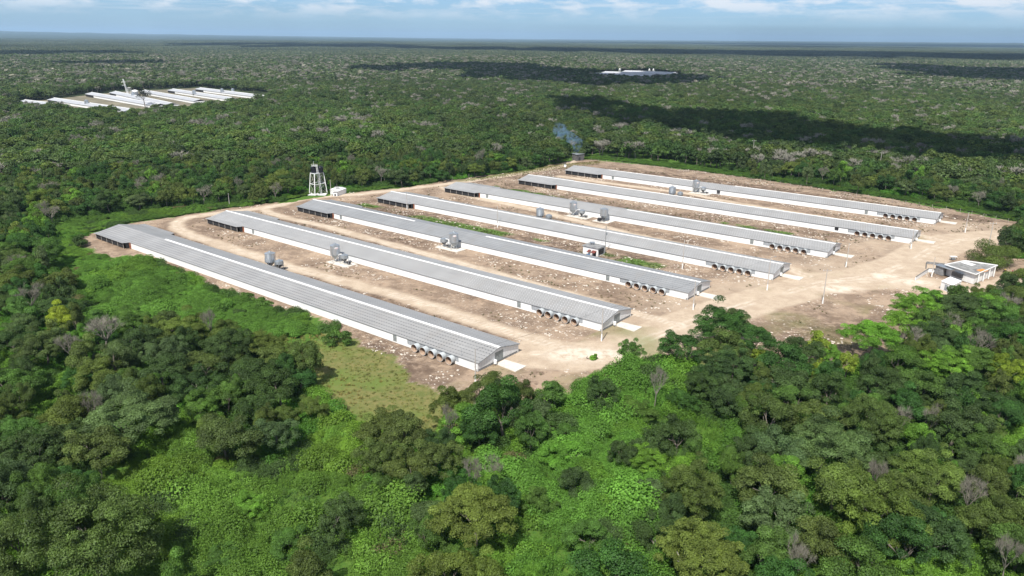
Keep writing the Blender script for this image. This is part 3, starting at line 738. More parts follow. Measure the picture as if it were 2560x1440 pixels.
for a, b in ((-1.6, -2.1), (-.5, -2.1), (-1.6, -1.1), (.9, -1.4)): mx_.beam((a, b, 0), (a, b, 1.2), .08)
mx_.build('feed_mixer', M_STEEL_DARK, s)
padbox(4, 81, 88, -6, -.6)

# ------------------------------------------------------------------ water tower, pump box, store
def water_tower():
    base = [G(773.3, 485), G(787.5, 489.2), G(818.3, 483.3)]
    base.append(base[0]+base[2]-base[1])
    c = sum(base)/4
    root = empty('water_tower', tuple(c)); tag(root, 'white steel water tower carrying two black tanks at the edge of the trees', 'water tower')
    B = [Vector(tuple(b-c)) for b in base]; Ht = 9.5
    Tt = [Vector((b.x*.72, b.y*.72, Ht)) for b in B]
    for b, t in zip(B, Tt):
        m = MB(); m.beam(b, t, .28); m.build('leg', M_WHITE, root)
    m = MB(); mid = [b.lerp(t, .5) for b, t in zip(B, Tt)]
    for ring in (mid, Tt):
        for i in range(4): m.beam(ring[i], ring[(i+1) % 4], .2)
    m.build('ring_beam', M_WHITE, root)
    m = MB()
    for i in range(4):
        j = (i+1) % 4
        for lo, hi in ((B, mid), (mid, Tt)): m.beam(lo[i], hi[j], .07); m.beam(lo[j], hi[i], .07)
    m.build('cross_brace', M_POLE, root)
    m = MB(); xs = [t.x for t in Tt]; ys = [t.y for t in Tt]; cx, cy_ = sum(xs)/4, sum(ys)/4
    m.add([(t.x*.98, t.y*.98, Ht+.14) for t in Tt]+[(t.x*.98, t.y*.98, Ht+.02) for t in Tt], [(0,1,2,3),(7,6,5,4),(0,4,5,1),(1,5,6,2),(2,6,7,3),(3,7,4,0)])
    m.build('platform', M_GALV_DULL, root)
    for dx_ in (-1.35, 1.6):
        m = MB(); m.lathe([(1.28, Ht+.15), (1.30, Ht+1.2), (1.28, Ht+1.3), (1.32, Ht+1.4), (1.30, Ht+2.4), (1.2, Ht+2.65), (.5, Ht+2.95), (.45, Ht+3.1), (0.001, Ht+3.12)], 24, (dx_, .2 if dx_ > 0 else -.1, 0))
        m.build('tank', M_BLACK, root, True)
    m = MB(); foot = Vector(tuple(G(803, 485)-c)); foot.z = 0; top = Vector((foot.x*.3, foot.y*.6-1.3, 13.4)); side = Vector((.35, 0, 0))
    for s_ in (-1, 1):
        m.beam(foot+side*s_, top+side*s_*.8, .09); m.beam(foot+side*s_+Vector((0, .5, 0)), top+side*s_*.8+Vector((0, .5, 0)), .06)
    for i in range(30):
        p = foot.lerp(top, i/30); m.beam(p-side, p+side, .06)
    for i in range(14):
        p = foot.lerp(top, i/14); q = foot.lerp(top, (i+1)/14)+Vector((0, .5, 0)); m.beam(p+side, q+side, .05)
    m.build('ladder', M_WHITE, root)
    m = MB(); m.box(top.x-2.2, top.x+.4, top.y-.1, top.y+.9, 12.75, 12.85)
    for xx in (-2.2, -1.4, -.6, .4):
        m.beam((top.x+xx, top.y-.1, 12.85), (top.x+xx, top.y-.1, 13.6), .06)
    m.beam((top.x-2.2, top.y-.1, 13.6), (top.x+.4, top.y-.1, 13.6), .06); m.beam((top.x-1.3, top.y+.4, 12.85), (top.x-1.3, top.y+.4, 14.9), .07)
    m.build('gantry', M_WHITE, root)
    m = MB(); m.box(-4, 4, -3.2, 3.2, -.2, .12); m.build('footing', M_WHITE, root)
water_tower()
def block_building(name, corners_px, hgt, wallm, roofm, label, cat, parapet=.25, group=None, over=.15):
    """corners: three visible base corners (left, front, right)"""
    a, b, c = [G(*p) for p in corners_px]; d = a+c-b; Pp = [a, b, c, d]; ctr = sum(Pp)/4
    root = empty(name, tuple(ctr)); tag(root, label, cat, group)
    Q = [Vector((p[0]-ctr[0], p[1]-ctr[1], 0)) for p in Pp]
    m = MB(); m.add([*[(q.x, q.y, -.1) for q in Q], *[(q.x, q.y, hgt) for q in Q]], [(0,1,5,4),(1,2,6,5),(2,3,7,6),(3,0,4,7)]); m.build('wall', wallm, root)
    m = MB(); k = 1+over
    m.add([*[(q.x*k, q.y*k, hgt) for q in Q], *[(q.x*k, q.y*k, hgt+parapet) for q in Q]], [(3,2,1,0),(4,5,6,7),(0,1,5,4),(1,2,6,5),(2,3,7,6),(3,0,4,7)]); m.build('roof', roofm, root)
    return root, Q
r_, Q = block_building('pump_store', [(826,484.5),(846,489.5),(866,482)], 2.0, M_WHITE, M_WHITE, 'low white store with rust streaks beside the water tower', 'shed', .12, over=.04)
m = MB(); m.box(-1.5, .5, -.6, 1.0, 2.74, 3.0); m.box(1.0, 2.2, -.2, .6, 2.74, 2.95); m.build('roof_hatch', M_CONC_GREY, r_)
g_ = G(839, 490); r2_ = empty('pump_cabinet', tuple(g_)); tag(r2_, 'small white pump cabinet in the grass in front of the low store', 'cabinet')
m = MB(); m.box(-.9, .9, -.5, .5, 0, 1.6); m.build('body', M_WHITE, r2_)
m = MB(); m.box(-.4, .3, -.54, -.505, .1, 1.0); m.build('door', M_STEEL_DARK, r2_)
m = MB(); m.box(-1.0, 1.0, -.6, .6, 1.603, 1.75); m.build('lid', M_CONC_GREY, r2_)

# pump house between third and fourth barn
r_, Q = block_building('pump_house', [(1457,633),(1494,641),(1511,634)], 2.55, M_WHITE, M_CONC_GREY, 'flat-roofed white pump house beside the fourth barn, rusty awnings on its front', 'pump house', .22, over=.13)
b0, b1, b2 = Q[0], Q[1], Q[2]; fdir = (b1-b0).normalized(); out_ = Vector((fdir.y, -fdir.x, 0)); L01 = (b1-b0).length
def on_front(s, o, z): p = b0+fdir*s+out_*o; return (p.x, p.y, z)
for s0, s1, mt in ((L01*.40, L01*.56, M_REDRUST), (L01*.66, L01*.92, M_REDRUST)):
    m = MB(); m.add([on_front(s0, 0.01, 1.75), on_front(s1, 0.01, 1.75), on_front(s1, 1.4, 1.25), on_front(s0, 1.4, 1.25), on_front(s0, 0.01, 1.68), on_front(s1, 0.01, 1.68), on_front(s1, 1.4, 1.18), on_front(s0, 1.4, 1.18)],
                    [(0,1,2,3),(7,6,5,4),(0,4,5,1),(1,5,6,2),(2,6,7,3),(3,7,4,0)]); m.build('awning', mt, r_)
m = MB(); m.beam(on_front(L01*.7, .02, .5), on_front(L01*.9, .02, .5), .05, 1.6); m.build('doorway', M_STEEL_DARK, r_)
e0 = (b2-b1); m = MB(); m.add([tuple(b1+e0*.12+fdir*.03+Vector((0,0,.2))), tuple(b1+e0*.9+fdir*.03+Vector((0,0,.2))), tuple(b1+e0*.9+fdir*.03+Vector((0,0,2.2))), tuple(b1+e0*.12+fdir*.03+Vector((0,0,2.2)))], [(0,1,2,3)])
m.build('louvre', M_STEEL_DARK, r_)
m = MB(); cx_ = Q[3]*.35; m.box(cx_.x-.9, cx_.x+.7, cx_.y-.5, cx_.y+.6, 3.25, 3.6)
for a in (-.8, -.1, .6): m.beam((cx_.x+a, cx_.y-.4, 2.77), (cx_.x+a, cx_.y-.4, 3.25), .1); m.beam((cx_.x+a, cx_.y+.5, 2.77), (cx_.x+a, cx_.y+.5, 3.25), .1)
m.build('roof_tank', M_GALV, r_)
pg = b0+fdir*L01*.62+out_*2.2+r_.location
r3 = empty('blue_motor', tuple(pg)); tag(r3, 'blue motor housing on the ground in front of the pump house', 'motor')
m = MB(); m.tube((-.7, 0, .5), (.5, 0, .5), .42, n=14); m.build('body', M_BLUE, r3)
m = MB(); m.box(-.7, .6, -.35, .35, 0, .12); m.box(-.5, -.35, -.3, .3, .12, .4); m.box(.2, .35, -.3, .3, .12, .4); m.build('stand', M_STEEL_DARK, r3)
m = MB(); m.tube((.5, 0, .5), (.85, 0, .5), .18, n=10); m.build('shaft', M_GALV, r3)

# block hut with smoke
r_, Q = block_building('block_hut', [(1430,399),(1441,402.5),(1459.5,400)], 3.6, M_BLOCK, M_GALV_DULL, 'grey block incinerator hut with smoke rising from it at the wood edge', 'hut', .14, over=.1)
m = MB(); pm = Q[1].lerp(Q[2], .3); e_ = (Q[2]-Q[1]).normalized(); nn_ = Vector((e_.y, -e_.x, 0))*.02
m.add([tuple(pm+nn_), tuple(pm+nn_+e_*1.3), tuple(pm+nn_+e_*1.3+Vector((0,0,1.9))), tuple(pm+nn_+Vector((0,0,1.9)))], [(0,1,2,3)]); m.build('doorway', M_STEEL_DARK, r_)
def smoke():
    m_, n, out = mat_new('smoke_vapour'); L = n.links.new
    v = n.nodes.new('ShaderNodeVolumePrincipled'); v.inputs['Color'].default_value = (.34, .56, .88, 1); v.inputs['Anisotropy'].default_value = 0
    t = n.nodes.new('ShaderNodeTexCoord'); z = n.nodes.new('ShaderNodeTexNoise'); z.inputs['Scale'].default_value = .28; z.inputs['Detail'].default_value = 5; z.inputs['Distortion'].default_value = 1.2
    L(t.outputs['Object'], z.inputs[0])
    r = n.nodes.new('ShaderNodeMapRange'); L(z.outputs['Fac'], r.inputs[0]); r.inputs[1].default_value = .46; r.inputs[2].default_value = .78; r.inputs[4].default_value = .42
    L(r.outputs[0], v.inputs['Density']); L(v.outputs[0], out.inputs['Volume'])
    c = (G(1430,399)+G(1459.5,400))/2
    def up(px, py): # point in the vertical plane of the hut
        y = c[1]+2; lo, hi = 0, 80
        for _ in range(40):
            mm = (lo+hi)/2
            if PX(0, y, mm)[1] + (px-1280)*math.sin(ROLL) > py: lo = mm
            else: hi = mm
        z_ = lo; fw = y*math.cos(PITCH)-(z_-CAM_H)*math.sin(PITCH)
        return Vector(((px-1280)/F_PX*fw, y, z_))
    path = [(up(1437, 383), 1.6), (up(1440, 366), 3.0), (up(1436, 352), 4.2), (up(1418, 342), 5.5), (up(1402, 334), 5.4), (up(1396, 318), 4.0), (up(1392, 308), 1.5)]
    V = []; Fq = []; n_ = 16
    for i, (p, r0) in enumerate(path):
        for j in range(n_):
            a = 2*PI*j/n_; k = r0*(1+.12*math.sin(3*a+i)); V.append((p.x-c[0]+k*math.cos(a), p.y-c[1]+k*.7*math.sin(a)*1.0, p.z+k*.45*math.sin(a)))
    for i in range(len(path)-1):
        for j in range(n_): Fq.append((i*n_+j, i*n_+(j+1) % n_, (i+1)*n_+(j+1) % n_, (i+1)*n_+j))
    me = bpy.data.meshes.new('smoke'); me.from_pydata(V, [], Fq+[tuple(range(n_-1, -1, -1)), tuple(range((len(path)-1)*n_, len(path)*n_))]); me.materials.append(m_)
    o = bpy.data.objects.new('smoke', me); COL.objects.link(o); o.location = tuple(c)
    tag(o, 'thin bluish smoke drifting up from the block hut', 'smoke', kind='stuff')
smoke()
g_ = G(1412.5, 417.5); r2_ = empty('gate_post_box', tuple(g_)); tag(r2_, 'small white box by the gate near the block hut', 'utility box')
m = MB(); m.box(-.6, .6, -.6, .6, 0, 1.5); m.build('body', M_WHITE, r2_); m = MB(); m.box(-.7, .7, -.7, .7, 1.503, 1.62); m.build('lid', M_CONC_GREY, r2_)

# gatehouse at the right
def gatehouse():
    a, b, c, d = [G(x, y, 3.2)[:2] for x, y in ((2362,662),(2440,687),(2494,664),(2412,652))]
    ctr = np.array([*((a+b+c+d)/4), 0]); root = empty('gatehouse', tuple(ctr)); tag(root, 'white flat-roofed gatehouse with a stained grey slab roof at the right edge', 'building')
    Q = [Vector((p[0]-ctr[0], p[1]-ctr[1], 0)) for p in (a, b, c, d)]
    def prism(Q_, z0, z1, nm, mt, par=root):
        m = MB(); m.add([*[(q.x, q.y, z0) for q in Q_], *[(q.x, q.y, z1) for q in Q_]], [(3,2,1,0),(4,5,6,7),(0,1,5,4),(1,2,6,5),(2,3,7,6),(3,0,4,7)]); return m.build(nm, mt, par)
    inn = [q*.9 for q in Q]; prism(inn, 0, 3.0, 'wall', M_WHITE)
    rf = prism(Q, 3.003, 3.15, 'roof', M_ROOFSLAB)
    m = MB()
    for i in range(4):
        p, q = Q[i], Q[(i+1) % 4]; m.beam((p.x, p.y, 3.28), (q.x, q.y, 3.28), .22, .26)
    m.build('parapet', M_WHITE, rf)
    def quad(s0, s1, t0, t1): # patch on the roof, s along a->b, t along a->d
        f = lambda s, t: Q[0]+(Q[1]-Q[0])*s+(Q[3]-Q[0])*t
        return [f(s0, t0), f(s1, t0), f(s1, t1), f(s0, t1)]
    prism(quad(.72, .92, .45, .75), 3.154, 3.2, 'tarp', M_ORANGE)
    prism(quad(.05, .4, .72, .95), 3.154, 3.24, 'skylight', M_WHITE)
    prism(quad(-.22, .32, -.16, .10), 2.7, 2.78, 'porch_roof', M_GALV)
    prism(quad(-.2, .06, -.12, .04), 0, 2.69, 'porch_wall', M_CONC_GREY)
    e = quad(.3, .62, -.06, .02); prism(e, .9, 2.1, 'window', M_STEEL_DARK)
    for t in (.15, .4, .65, .9):
        p = Q[1].lerp(Q[2], t); m = MB(); m.beam((p.x, p.y, 0), (p.x, p.y, 3.0), .25); m.build('column', M_WHITE, root)
    return ctr
gh = gatehouse()
r_, Q = block_building('storage_block', [(2350,722),(2378,733),(2400,722)], 2.3, M_WHITE, M_WHITE, 'plain white block with a flat top in front of the gatehouse, half behind treetops', 'shed', .12, over=.05)
m = MB(); p_, q_ = Q[0].lerp(Q[1], .35), Q[0].lerp(Q[1], .6); m.beam((p_.x, p_.y-.02, 1.0), (q_.x, q_.y-.02, 1.0), .05, 1.7); m.build('door', M_GREYPANEL, r_)
def low_wall(pts, h_, label, name='low_wall', mt=None, cat='wall', t=.25):
    W_ = [G(*p) for p in pts]; root = empty(name, tuple(W_[0])); tag(root, label, cat); m = MB()
    for a, b in zip(W_[:-1], W_[1:]):
        a_ = Vector(tuple(a-W_[0])); b_ = Vector(tuple(b-W_[0])); a_.z = b_.z = h_/2; m.beam(a_, b_, t, h_) if False else None
        d = (b_-a_).normalized(); nn = Vector((-d.y, d.x, 0))*t/2
        m.add([tuple(a_-nn-Vector((0,0,h_/2))), tuple(b_-nn-Vector((0,0,h_/2))), tuple(b_+nn-Vector((0,0,h_/2))), tuple(a_+nn-Vector((0,0,h_/2))),
               tuple(a_-nn+Vector((0,0,h_/2))), tuple(b_-nn+Vector((0,0,h_/2))), tuple(b_+nn+Vector((0,0,h_/2))), tuple(a_+nn+Vector((0,0,h_/2)))],
              [(0,1,5,4),(1,2,6,5),(2,3,7,6),(3,0,4,7)])
    m.build('wall_body', mt or M_WHITE, root)
    c_ = MB()
    for a, b in zip(W_[:-1], W_[1:]):
        a_ = a-W_[0]; b_ = b-W_[0]; c_.beam((a_[0], a_[1], h_+.05), (b_[0], b_[1], h_+.05), t+.12 if False else .1, t+.15)
    c_.build('coping', M_CONC_GREY, root)
    return root
low_wall([(2288,701),(2320,680),(2352,682)], 1.0, 'low white wall with a grey top beside the ramp left of the gatehouse')
low_wall([(2315,672),(2316,659),(2362,664)], .5, 'very low grey kerb wall round the bed behind the gatehouse porch', mt=M_CONC_GREY)

def motorcycle(px, py, rz, paint, label):
    g = G(px, py); root = empty('motorcycle', tuple(g), rz); tag(root, label, 'motorcycle', 'motorcycles parked beside the gatehouse')
    for x in (-.62, .66):
        m = MB(); n = 16; vv = []
        for rr in (.31, .22):
            for y in (-.06, .06):
                for i in range(n): t = 2*PI*i/n; vv.append((x+rr*math.cos(t), y, .31+rr*math.sin(t)))
        f = []
        for a, b in ((0, 1), (1, 3), (3, 2), (2, 0)):
            for i in range(n): f.append((a*n+i, a*n+(i+1) % n, b*n+(i+1) % n, b*n+i))
        m.add(vv, f); m.build('wheel', M_TYRE, root)
    m = MB(); m.beam((-.62, 0, .31), (-.1, 0, .5), .07); m.beam((-.1, 0, .5), (.45, 0, .85), .08); m.beam((.66, 0, .31), (.45, 0, .98), .07); m.box(-.15, .25, -.13, .13, .28, .6); m.build('frame', M_STEEL_DARK, root)
    m = MB(); m.tube((-.05, 0, .85), (.38, 0, .85), .17, .12, n=10); m.build('fuel_tank', paint, root)
    m = MB(); m.box(-.75, -.04, -.13, .13, .76, .86); m.build('seat', M_BLACK, root)
    m = MB(); m.beam((.42, -.35, 1.02), (.42, .35, 1.02), .04); m.build('handlebar', M_GALV, root)
for px, py, rz, pt, lb in ((2511, 681, .5, M_YELLOW, 'yellow motorcycle parked nearest the gatehouse'), (2514, 689, .2, M_BLACK, 'black motorcycle in front of the yellow one'),
                           (2530, 684, .9, M_RED, 'reddish motorcycle in the middle of the parked row'), (2546, 680, .4, M_WHITE, 'white motorcycle in the right half of the parked row'),
                           (2556, 681, .7, M_GALV, 'silver motorcycle at the right end of the parked row')):
    motorcycle(px, py, rz, pt, lb)
g_ = G(2382, 650); r2_ = empty('water_trolley', tuple(g_)); tag(r2_, 'small white-topped trolley on the track behind the gatehouse', 'trolley')
m = MB(); m.box(-1.0, 1.0, -.6, .6, 1.1, 1.25); m.build('top', M_WHITE, r2_)
for sx in (-.8, .8):
    for sy in (-.45, .45): m = MB(); m.beam((sx, sy, 0), (sx, sy, 1.1), .07); m.build('leg', M_STEEL_DARK, r2_)
m = MB(); m.box(-.6, .6, -.4, .4, .3, .75); m.build('basin', M_GALV_DULL, r2_)

# ------------------------------------------------------------------ poles and wires
POLES = [((1188.6,957),872.3,0,'concrete power pole with white foot at the corner of the nearest barn gable'),
         ((1503.8,852),772.3,0,'power pole with white foot at the gable corner of the second barn'),
         ((1732.7,773.9),702.8,0,'power pole with white foot at the gable of the third barn'),
         ((1917.5,725),643.5,1,'power pole with lamp arm at the gable of the fourth barn'),
         ((2056.5,758),672.5,2,'tall pole with crossarm and white foot beside the sandy road'),
         ((2114.7,667),607.6,0,'power pole with white foot at the gable of the fifth barn'),
         ((2277,622),570,0,'short white-footed pole at the corner of the sixth barn'),
         ((2412.5,581),530,0,'power pole on the bare ground right of the farthest barn'),
         ((2462.8,655),554.8,2,'tall crossarm pole standing in the round bush at the right'),
         ((2329,691.5),642.4,0,'thin pole beside the low white wall at the gatehouse'),
         ((1705.6,672),598.6,0,'slim pole against the near wall of the fourth barn, close to its fans'),
         ((1512.5,629),564,3,'dark utility pole with wires beside the pump house'),
         ((1243.75,568),516,0,'slim pole near the middle of the fourth barn wall'),
         ((1017.8,522.5),478.7,0,'slim pole at the left end of the fourth barn'),
         ((573.8,513.8),484,4,'short pole in the green verge on the left, vines at its top'),
         ((828,489.7),449,0,'thin white pole between water tower and low store'),
         ((1880,402),350,2,'lone pole rising out of the shaded wood behind the farthest barn'),
         ((2197,430),380,2,'lone crossarm pole in the wood at the far right')]
POLE_TOP = []
def pole(base, ytop, kind, label):
    g = G(*base); h_ = height_at(base, ytop); h_ = max(h_, 3)
    root = empty('utility_pole', tuple(g)); tag(root, label, 'pole', 'power poles around the farm')
    m = MB(); m.tube((0,0,1.7 if kind not in (3, 4) else 0), (0,0,h_), .15, .09, n=8); m.build('shaft', M_POLE if kind != 3 else M_CONC_GREY, root)
    if kind not in (3, 4): m = MB(); m.tube((0,0,-.1), (0,0,1.7), .19, .17, n=8); m.build('foot', M_WHITE, root)
    if kind == 1:
        m = MB(); m.path([(0,0,h_-.3),(.4,0,h_+.1),(1.1,0,h_+.25)], .04, 6); a_ = m.build('lamp_arm', M_GALV_DULL, root)
        m = MB(); m.box(1.0, 1.5, -.12, .12, h_+.16, h_+.28); m.build('lamp_head', M_GALV, a_)
    if kind == 2:
        m = MB(); m.beam((-1.1,0,h_-.5), (1.1,0,h_-.5), .1); c_ = m.build('crossarm', M_POLE, root)
        for x in (-1.0, 0, 1.0): m = MB(); m.tube((x,0,h_-.45), (x,0,h_-.2), .05, n=6); m.build('insulator', M_WHITE, c_)
    if kind == 3:
        m = MB(); m.beam((-.9,0,h_-.9), (.9,0,h_-.9), .1); m.build('crossarm', M_CONC_GREY, root)
        m = MB(); m.tube((.3,0,h_-3.2), (.3,0,h_-2.3), .22, n=10); m.build('transformer', M_GALV_DULL, root)
    if kind == 4:
        m = MB(); m.tube((0,0,h_-.1), (0,0,h_+.1), .2, n=6); m.build('cap', M_CONC_GREY, root)
    POLE_TOP.append(Vector((g[0], g[1], h_)))
for p_ in POLES: pole(*p_)
def wire(i, j, label, sag=.5):
    a, b = POLE_TOP[i], POLE_TOP[j]; m = MB(); pts = []
    for k in range(15):
        t = k/14; p = a.lerp(b, t); pts.append((p.x, p.y, p.z-.1-sag*4*t*(1-t)))
    m.path(pts, .022, 4); o = m.build('power_cable', M_WIRE); tag(o, label, 'cable', 'cables strung between the power poles')
NM = ['first', 'second', 'third', 'fourth', 'fifth']
for i, j, t in ((0,1,'cable from the nearest barn corner pole to the second barn pole'), (1,2,'cable from the second barn pole to the third barn pole'),
                (2,3,'cable from the third barn pole to the lamp pole'), (3,5,'cable from the lamp pole to the fifth barn pole'), (5,6,'cable from the fifth barn pole to the sixth barn pole'),
                (6,7,'cable from the sixth barn pole to the pole by the farthest barn'), (16,17,'cable over the shaded wood between the two lone poles')):
    wire(i, j, t)
wire(11, 12, 'cable from the pump house pole along the fourth barn'); wire(12, 13, 'cable along the left half of the fourth barn')

# ------------------------------------------------------------------ fences
def fence(pts, label, step=5.0, h_=1.7):
    W_ = [G(*p) for p in pts]; root = empty('wire_fence', tuple(W_[0])); tag(root, label, 'fence')
    P3 = []
    for a, b in zip(W_[:-1], W_[1:]):
        n = max(1, int(np.linalg.norm(b-a)/step))
        for i in range(n): P3.append(a+(b-a)*i/n-W_[0])
    P3.append(W_[-1]-W_[0])
    for p in P3[:60]:
        m = MB(); m.beam((p[0], p[1], 0), (p[0], p[1], h_), .08); m.build('post', M_POLE, root)
    m = MB()
    for z in np.linspace(.25, h_-.1, 7): m.path([(p[0], p[1], z) for p in P3], .012, 3)
    m.build('wires', M_WIRE, root)
fence([(1478,402),(1700,428),(1950,462),(2200,500),(2400,531),(2520,556)], 'long wire fence behind the farthest barn')
fence([(1110,452),(1250,432),(1330,418),(1405,402)], 'wire fence along the sandy track left of the block hut')
fence([(1440,985),(1560,925),(1660,905)], 'wire fence overgrown with dry stems, between sandy corner and bright thicket')

# ------------------------------------------------------------------ distant farm and factory
def far_barn(px0, px1, hw, label, group, h_=2.6, wall_to=.86, hr_=1.5, Wd=13, mt=None):
    a = G(*px0, 3.0); b = G(*px1, 3.0); a[2] = b[2] = 0; d = b-a; Ln = np.linalg.norm(d); d /= Ln
    root = empty('distant_barn', (a[0], a[1], 0), math.atan2(d[1], d[0])); tag(root, label, 'barn', group)
    m = MB(); m.box(Ln*(1-wall_to), Ln, -Wd/2, Wd/2, 0, h_-.35); m.build('wall', M_WHITE, root)
    m = MB(); m.box(1, Ln*(1-wall_to)-.1, -Wd/2, Wd/2, 0, h_-.35); m.build('shade_net', M_DARKGAP, root)
    m = MB(); e = Wd/2+.5
    for s in (-1, 1):
        m.add([(0,0,h_+hr_),(Ln+.3,0,h_+hr_),(Ln+.3,s*e,h_-.1),(0,s*e,h_-.1),(0,0,h_+hr_-.15),(Ln+.3,0,h_+hr_-.15),(Ln+.3,s*e,h_-.25),(0,s*e,h_-.25)],
              [(0,1,2,3),(7,6,5,4),(0,4,5,1),(1,5,6,2),(2,6,7,3),(3,7,4,0)])
    m.build('roof', mt or M_FARROOF, root)
    m = MB(); m.beam((0,0,h_+hr_+.05), (Ln,0,h_+hr_+.05), .12, .6); m.build('ridge_cap', M_WHITE, root)
    return root
M_FARROOF = simple('far_roof', (.40, .41, .43), .45, var=.08, scale=.1)
FG = 'barns of the farm in the woods at the upper left'
FB = [((62,252),(150,262),'leftmost distant barn, mostly hidden by trees'), ((135,247),(330,275),'second distant barn from the left, behind the near treetops'),
      ((228,233),(400,262),'third distant barn from the left, foremost of the main row'), ((288,230),(430,260),'fourth distant barn from the left, under the lattice mast'),
      ((362,227),(500,251),'fifth distant barn from the left, crossing behind the lone tree'), ((432,224),(580,246),'sixth distant barn from the left, last but one'),
      ((500,221),(668,242),'rightmost distant barn, reaching farthest right')]
for a, b, t in FB: far_barn(a, b, 0, t, FG)
yd = MB(); pts_ = [G(x, y)[:2] for x, y in ((40,272),(60,254),(145,246),(228,236),(300,229),(500,219),(676,240),(660,256),(560,266),(400,276),(330,284),(180,278))]
yd.add([(p[0], p[1], -.3) for p in pts_]+[(p[0], p[1], -.8) for p in pts_], [tuple(range(len(pts_)-1, -1, -1))]); yd_o = yd.build('ground', simple('pale_yard', (.19, .17, .12), .95, var=.3, scale=.05)); tag(yd_o, kind='structure')
def far_tower():
    g = G(318, 240); root = empty('lattice_mast', tuple(g)); tag(root, 'leaning white lattice mast of the distant farm at the upper left', 'mast')
    m = MB(); hh = 19
    for sx in (-.8, .8):
        for sy in (-.8, .8): m.beam((sx+1.5, sy, 0), (sx*.5-2, sy*.5, hh), .18)
    for i in range(12):
        z = hh*i/12; x = 1.5-3.5*z/hh; m.beam((x-.7, 0, z), (x+.6, 0, z+hh/12), .12); m.beam((x-.7, -.6, z), (x+.7, -.6, z), .12)
    m.build('lattice', M_WHITE, root)
    m = MB(); m.box(-4, .5, -.8, .8, 15.5, 15.8); m.box(-4, 0, -.8, .8, 12, 12.2); m.build('platform', M_WHITE, root)
    m = MB(); m.box(2.2, 5.2, -1.5, 1.5, 9.4, 9.6)
    for sx in (2.2, 5.2): m.beam((sx, -1.5, 0), (sx, -1.5, 9.4), .22); m.beam((sx, 1.5, 0), (sx, 1.5, 9.4), .22)
    m.build('tank_stand', M_WHITE, root)
    r_, Q = block_building('distant_store', [(330,236),(338,239),(346,236)], 4, M_WHITE, M_WHITE, 'small white store at the foot of the distant lattice mast', 'shed', .2)
    m = MB(); m.beam((-1.5,-1.6,1.4),(1.0,-2.0,1.4),.1,2.2); m.build('door', M_GREYDOOR, r_)
far_tower()
FS = [((334,247),'distant silo at the left end of the main row'), ((486,241),'distant silo in front of the sixth distant barn'), ((556,236),'left one of two distant silos at the rightmost distant barn'),
      ((583,236),'right one of two distant silos at the rightmost distant barn'), ((218,268),'distant silo by the second distant barn from the left')]
for p_, t in FS:
    g = G(*p_); silo(g[0], g[1], 0, t, 7.4, 1.9)
M_FARWHITE = simple('far_sheets', (.42, .43, .46), .6, var=.12, scale=.05)
FT = 'long sheds of the white factory in the shaded woods'
for a, b, t, Wd in (((1488,186.5),(1600,191),'low left shed of the distant white factory',22), ((1512,182.5),(1640,188),'second shed of the distant white factory',24),
                    ((1562,180),(1690,185),'rearmost shed of the distant white factory',22), ((1580,184),(1700,187.5),'long right shed of the distant white factory',24),
                    ((1584,190.5),(1632,193),'small front shed of the distant white factory',20)):
    r_ = far_barn(a, b, 0, t, FT, 4.2, .97, 2.0, Wd, M_FARWHITE)
for px, py, t in ((1549,181,'white rooftop unit at the left of the distant factory'),(1623,182,'left white tank over the distant factory'),(1633,182,'right white tank over the distant factory')):
    g = G(px, py); root = empty('distant_tank', tuple(g)); tag(root, t, 'tank')
    m = MB(); m.lathe([(1.4, 5), (1.4, 7.8), (.5, 8.6), (.001, 8.7)], 14); m.build('tank', M_WHITE, root)
    m = MB()
    for a in range(4): m.beam((2*math.cos(a*PI/2), 2*math.sin(a*PI/2), 0), (2*math.cos(a*PI/2), 2*math.sin(a*PI/2), 6), .4)
    m.build('stand', M_WHITE, root)

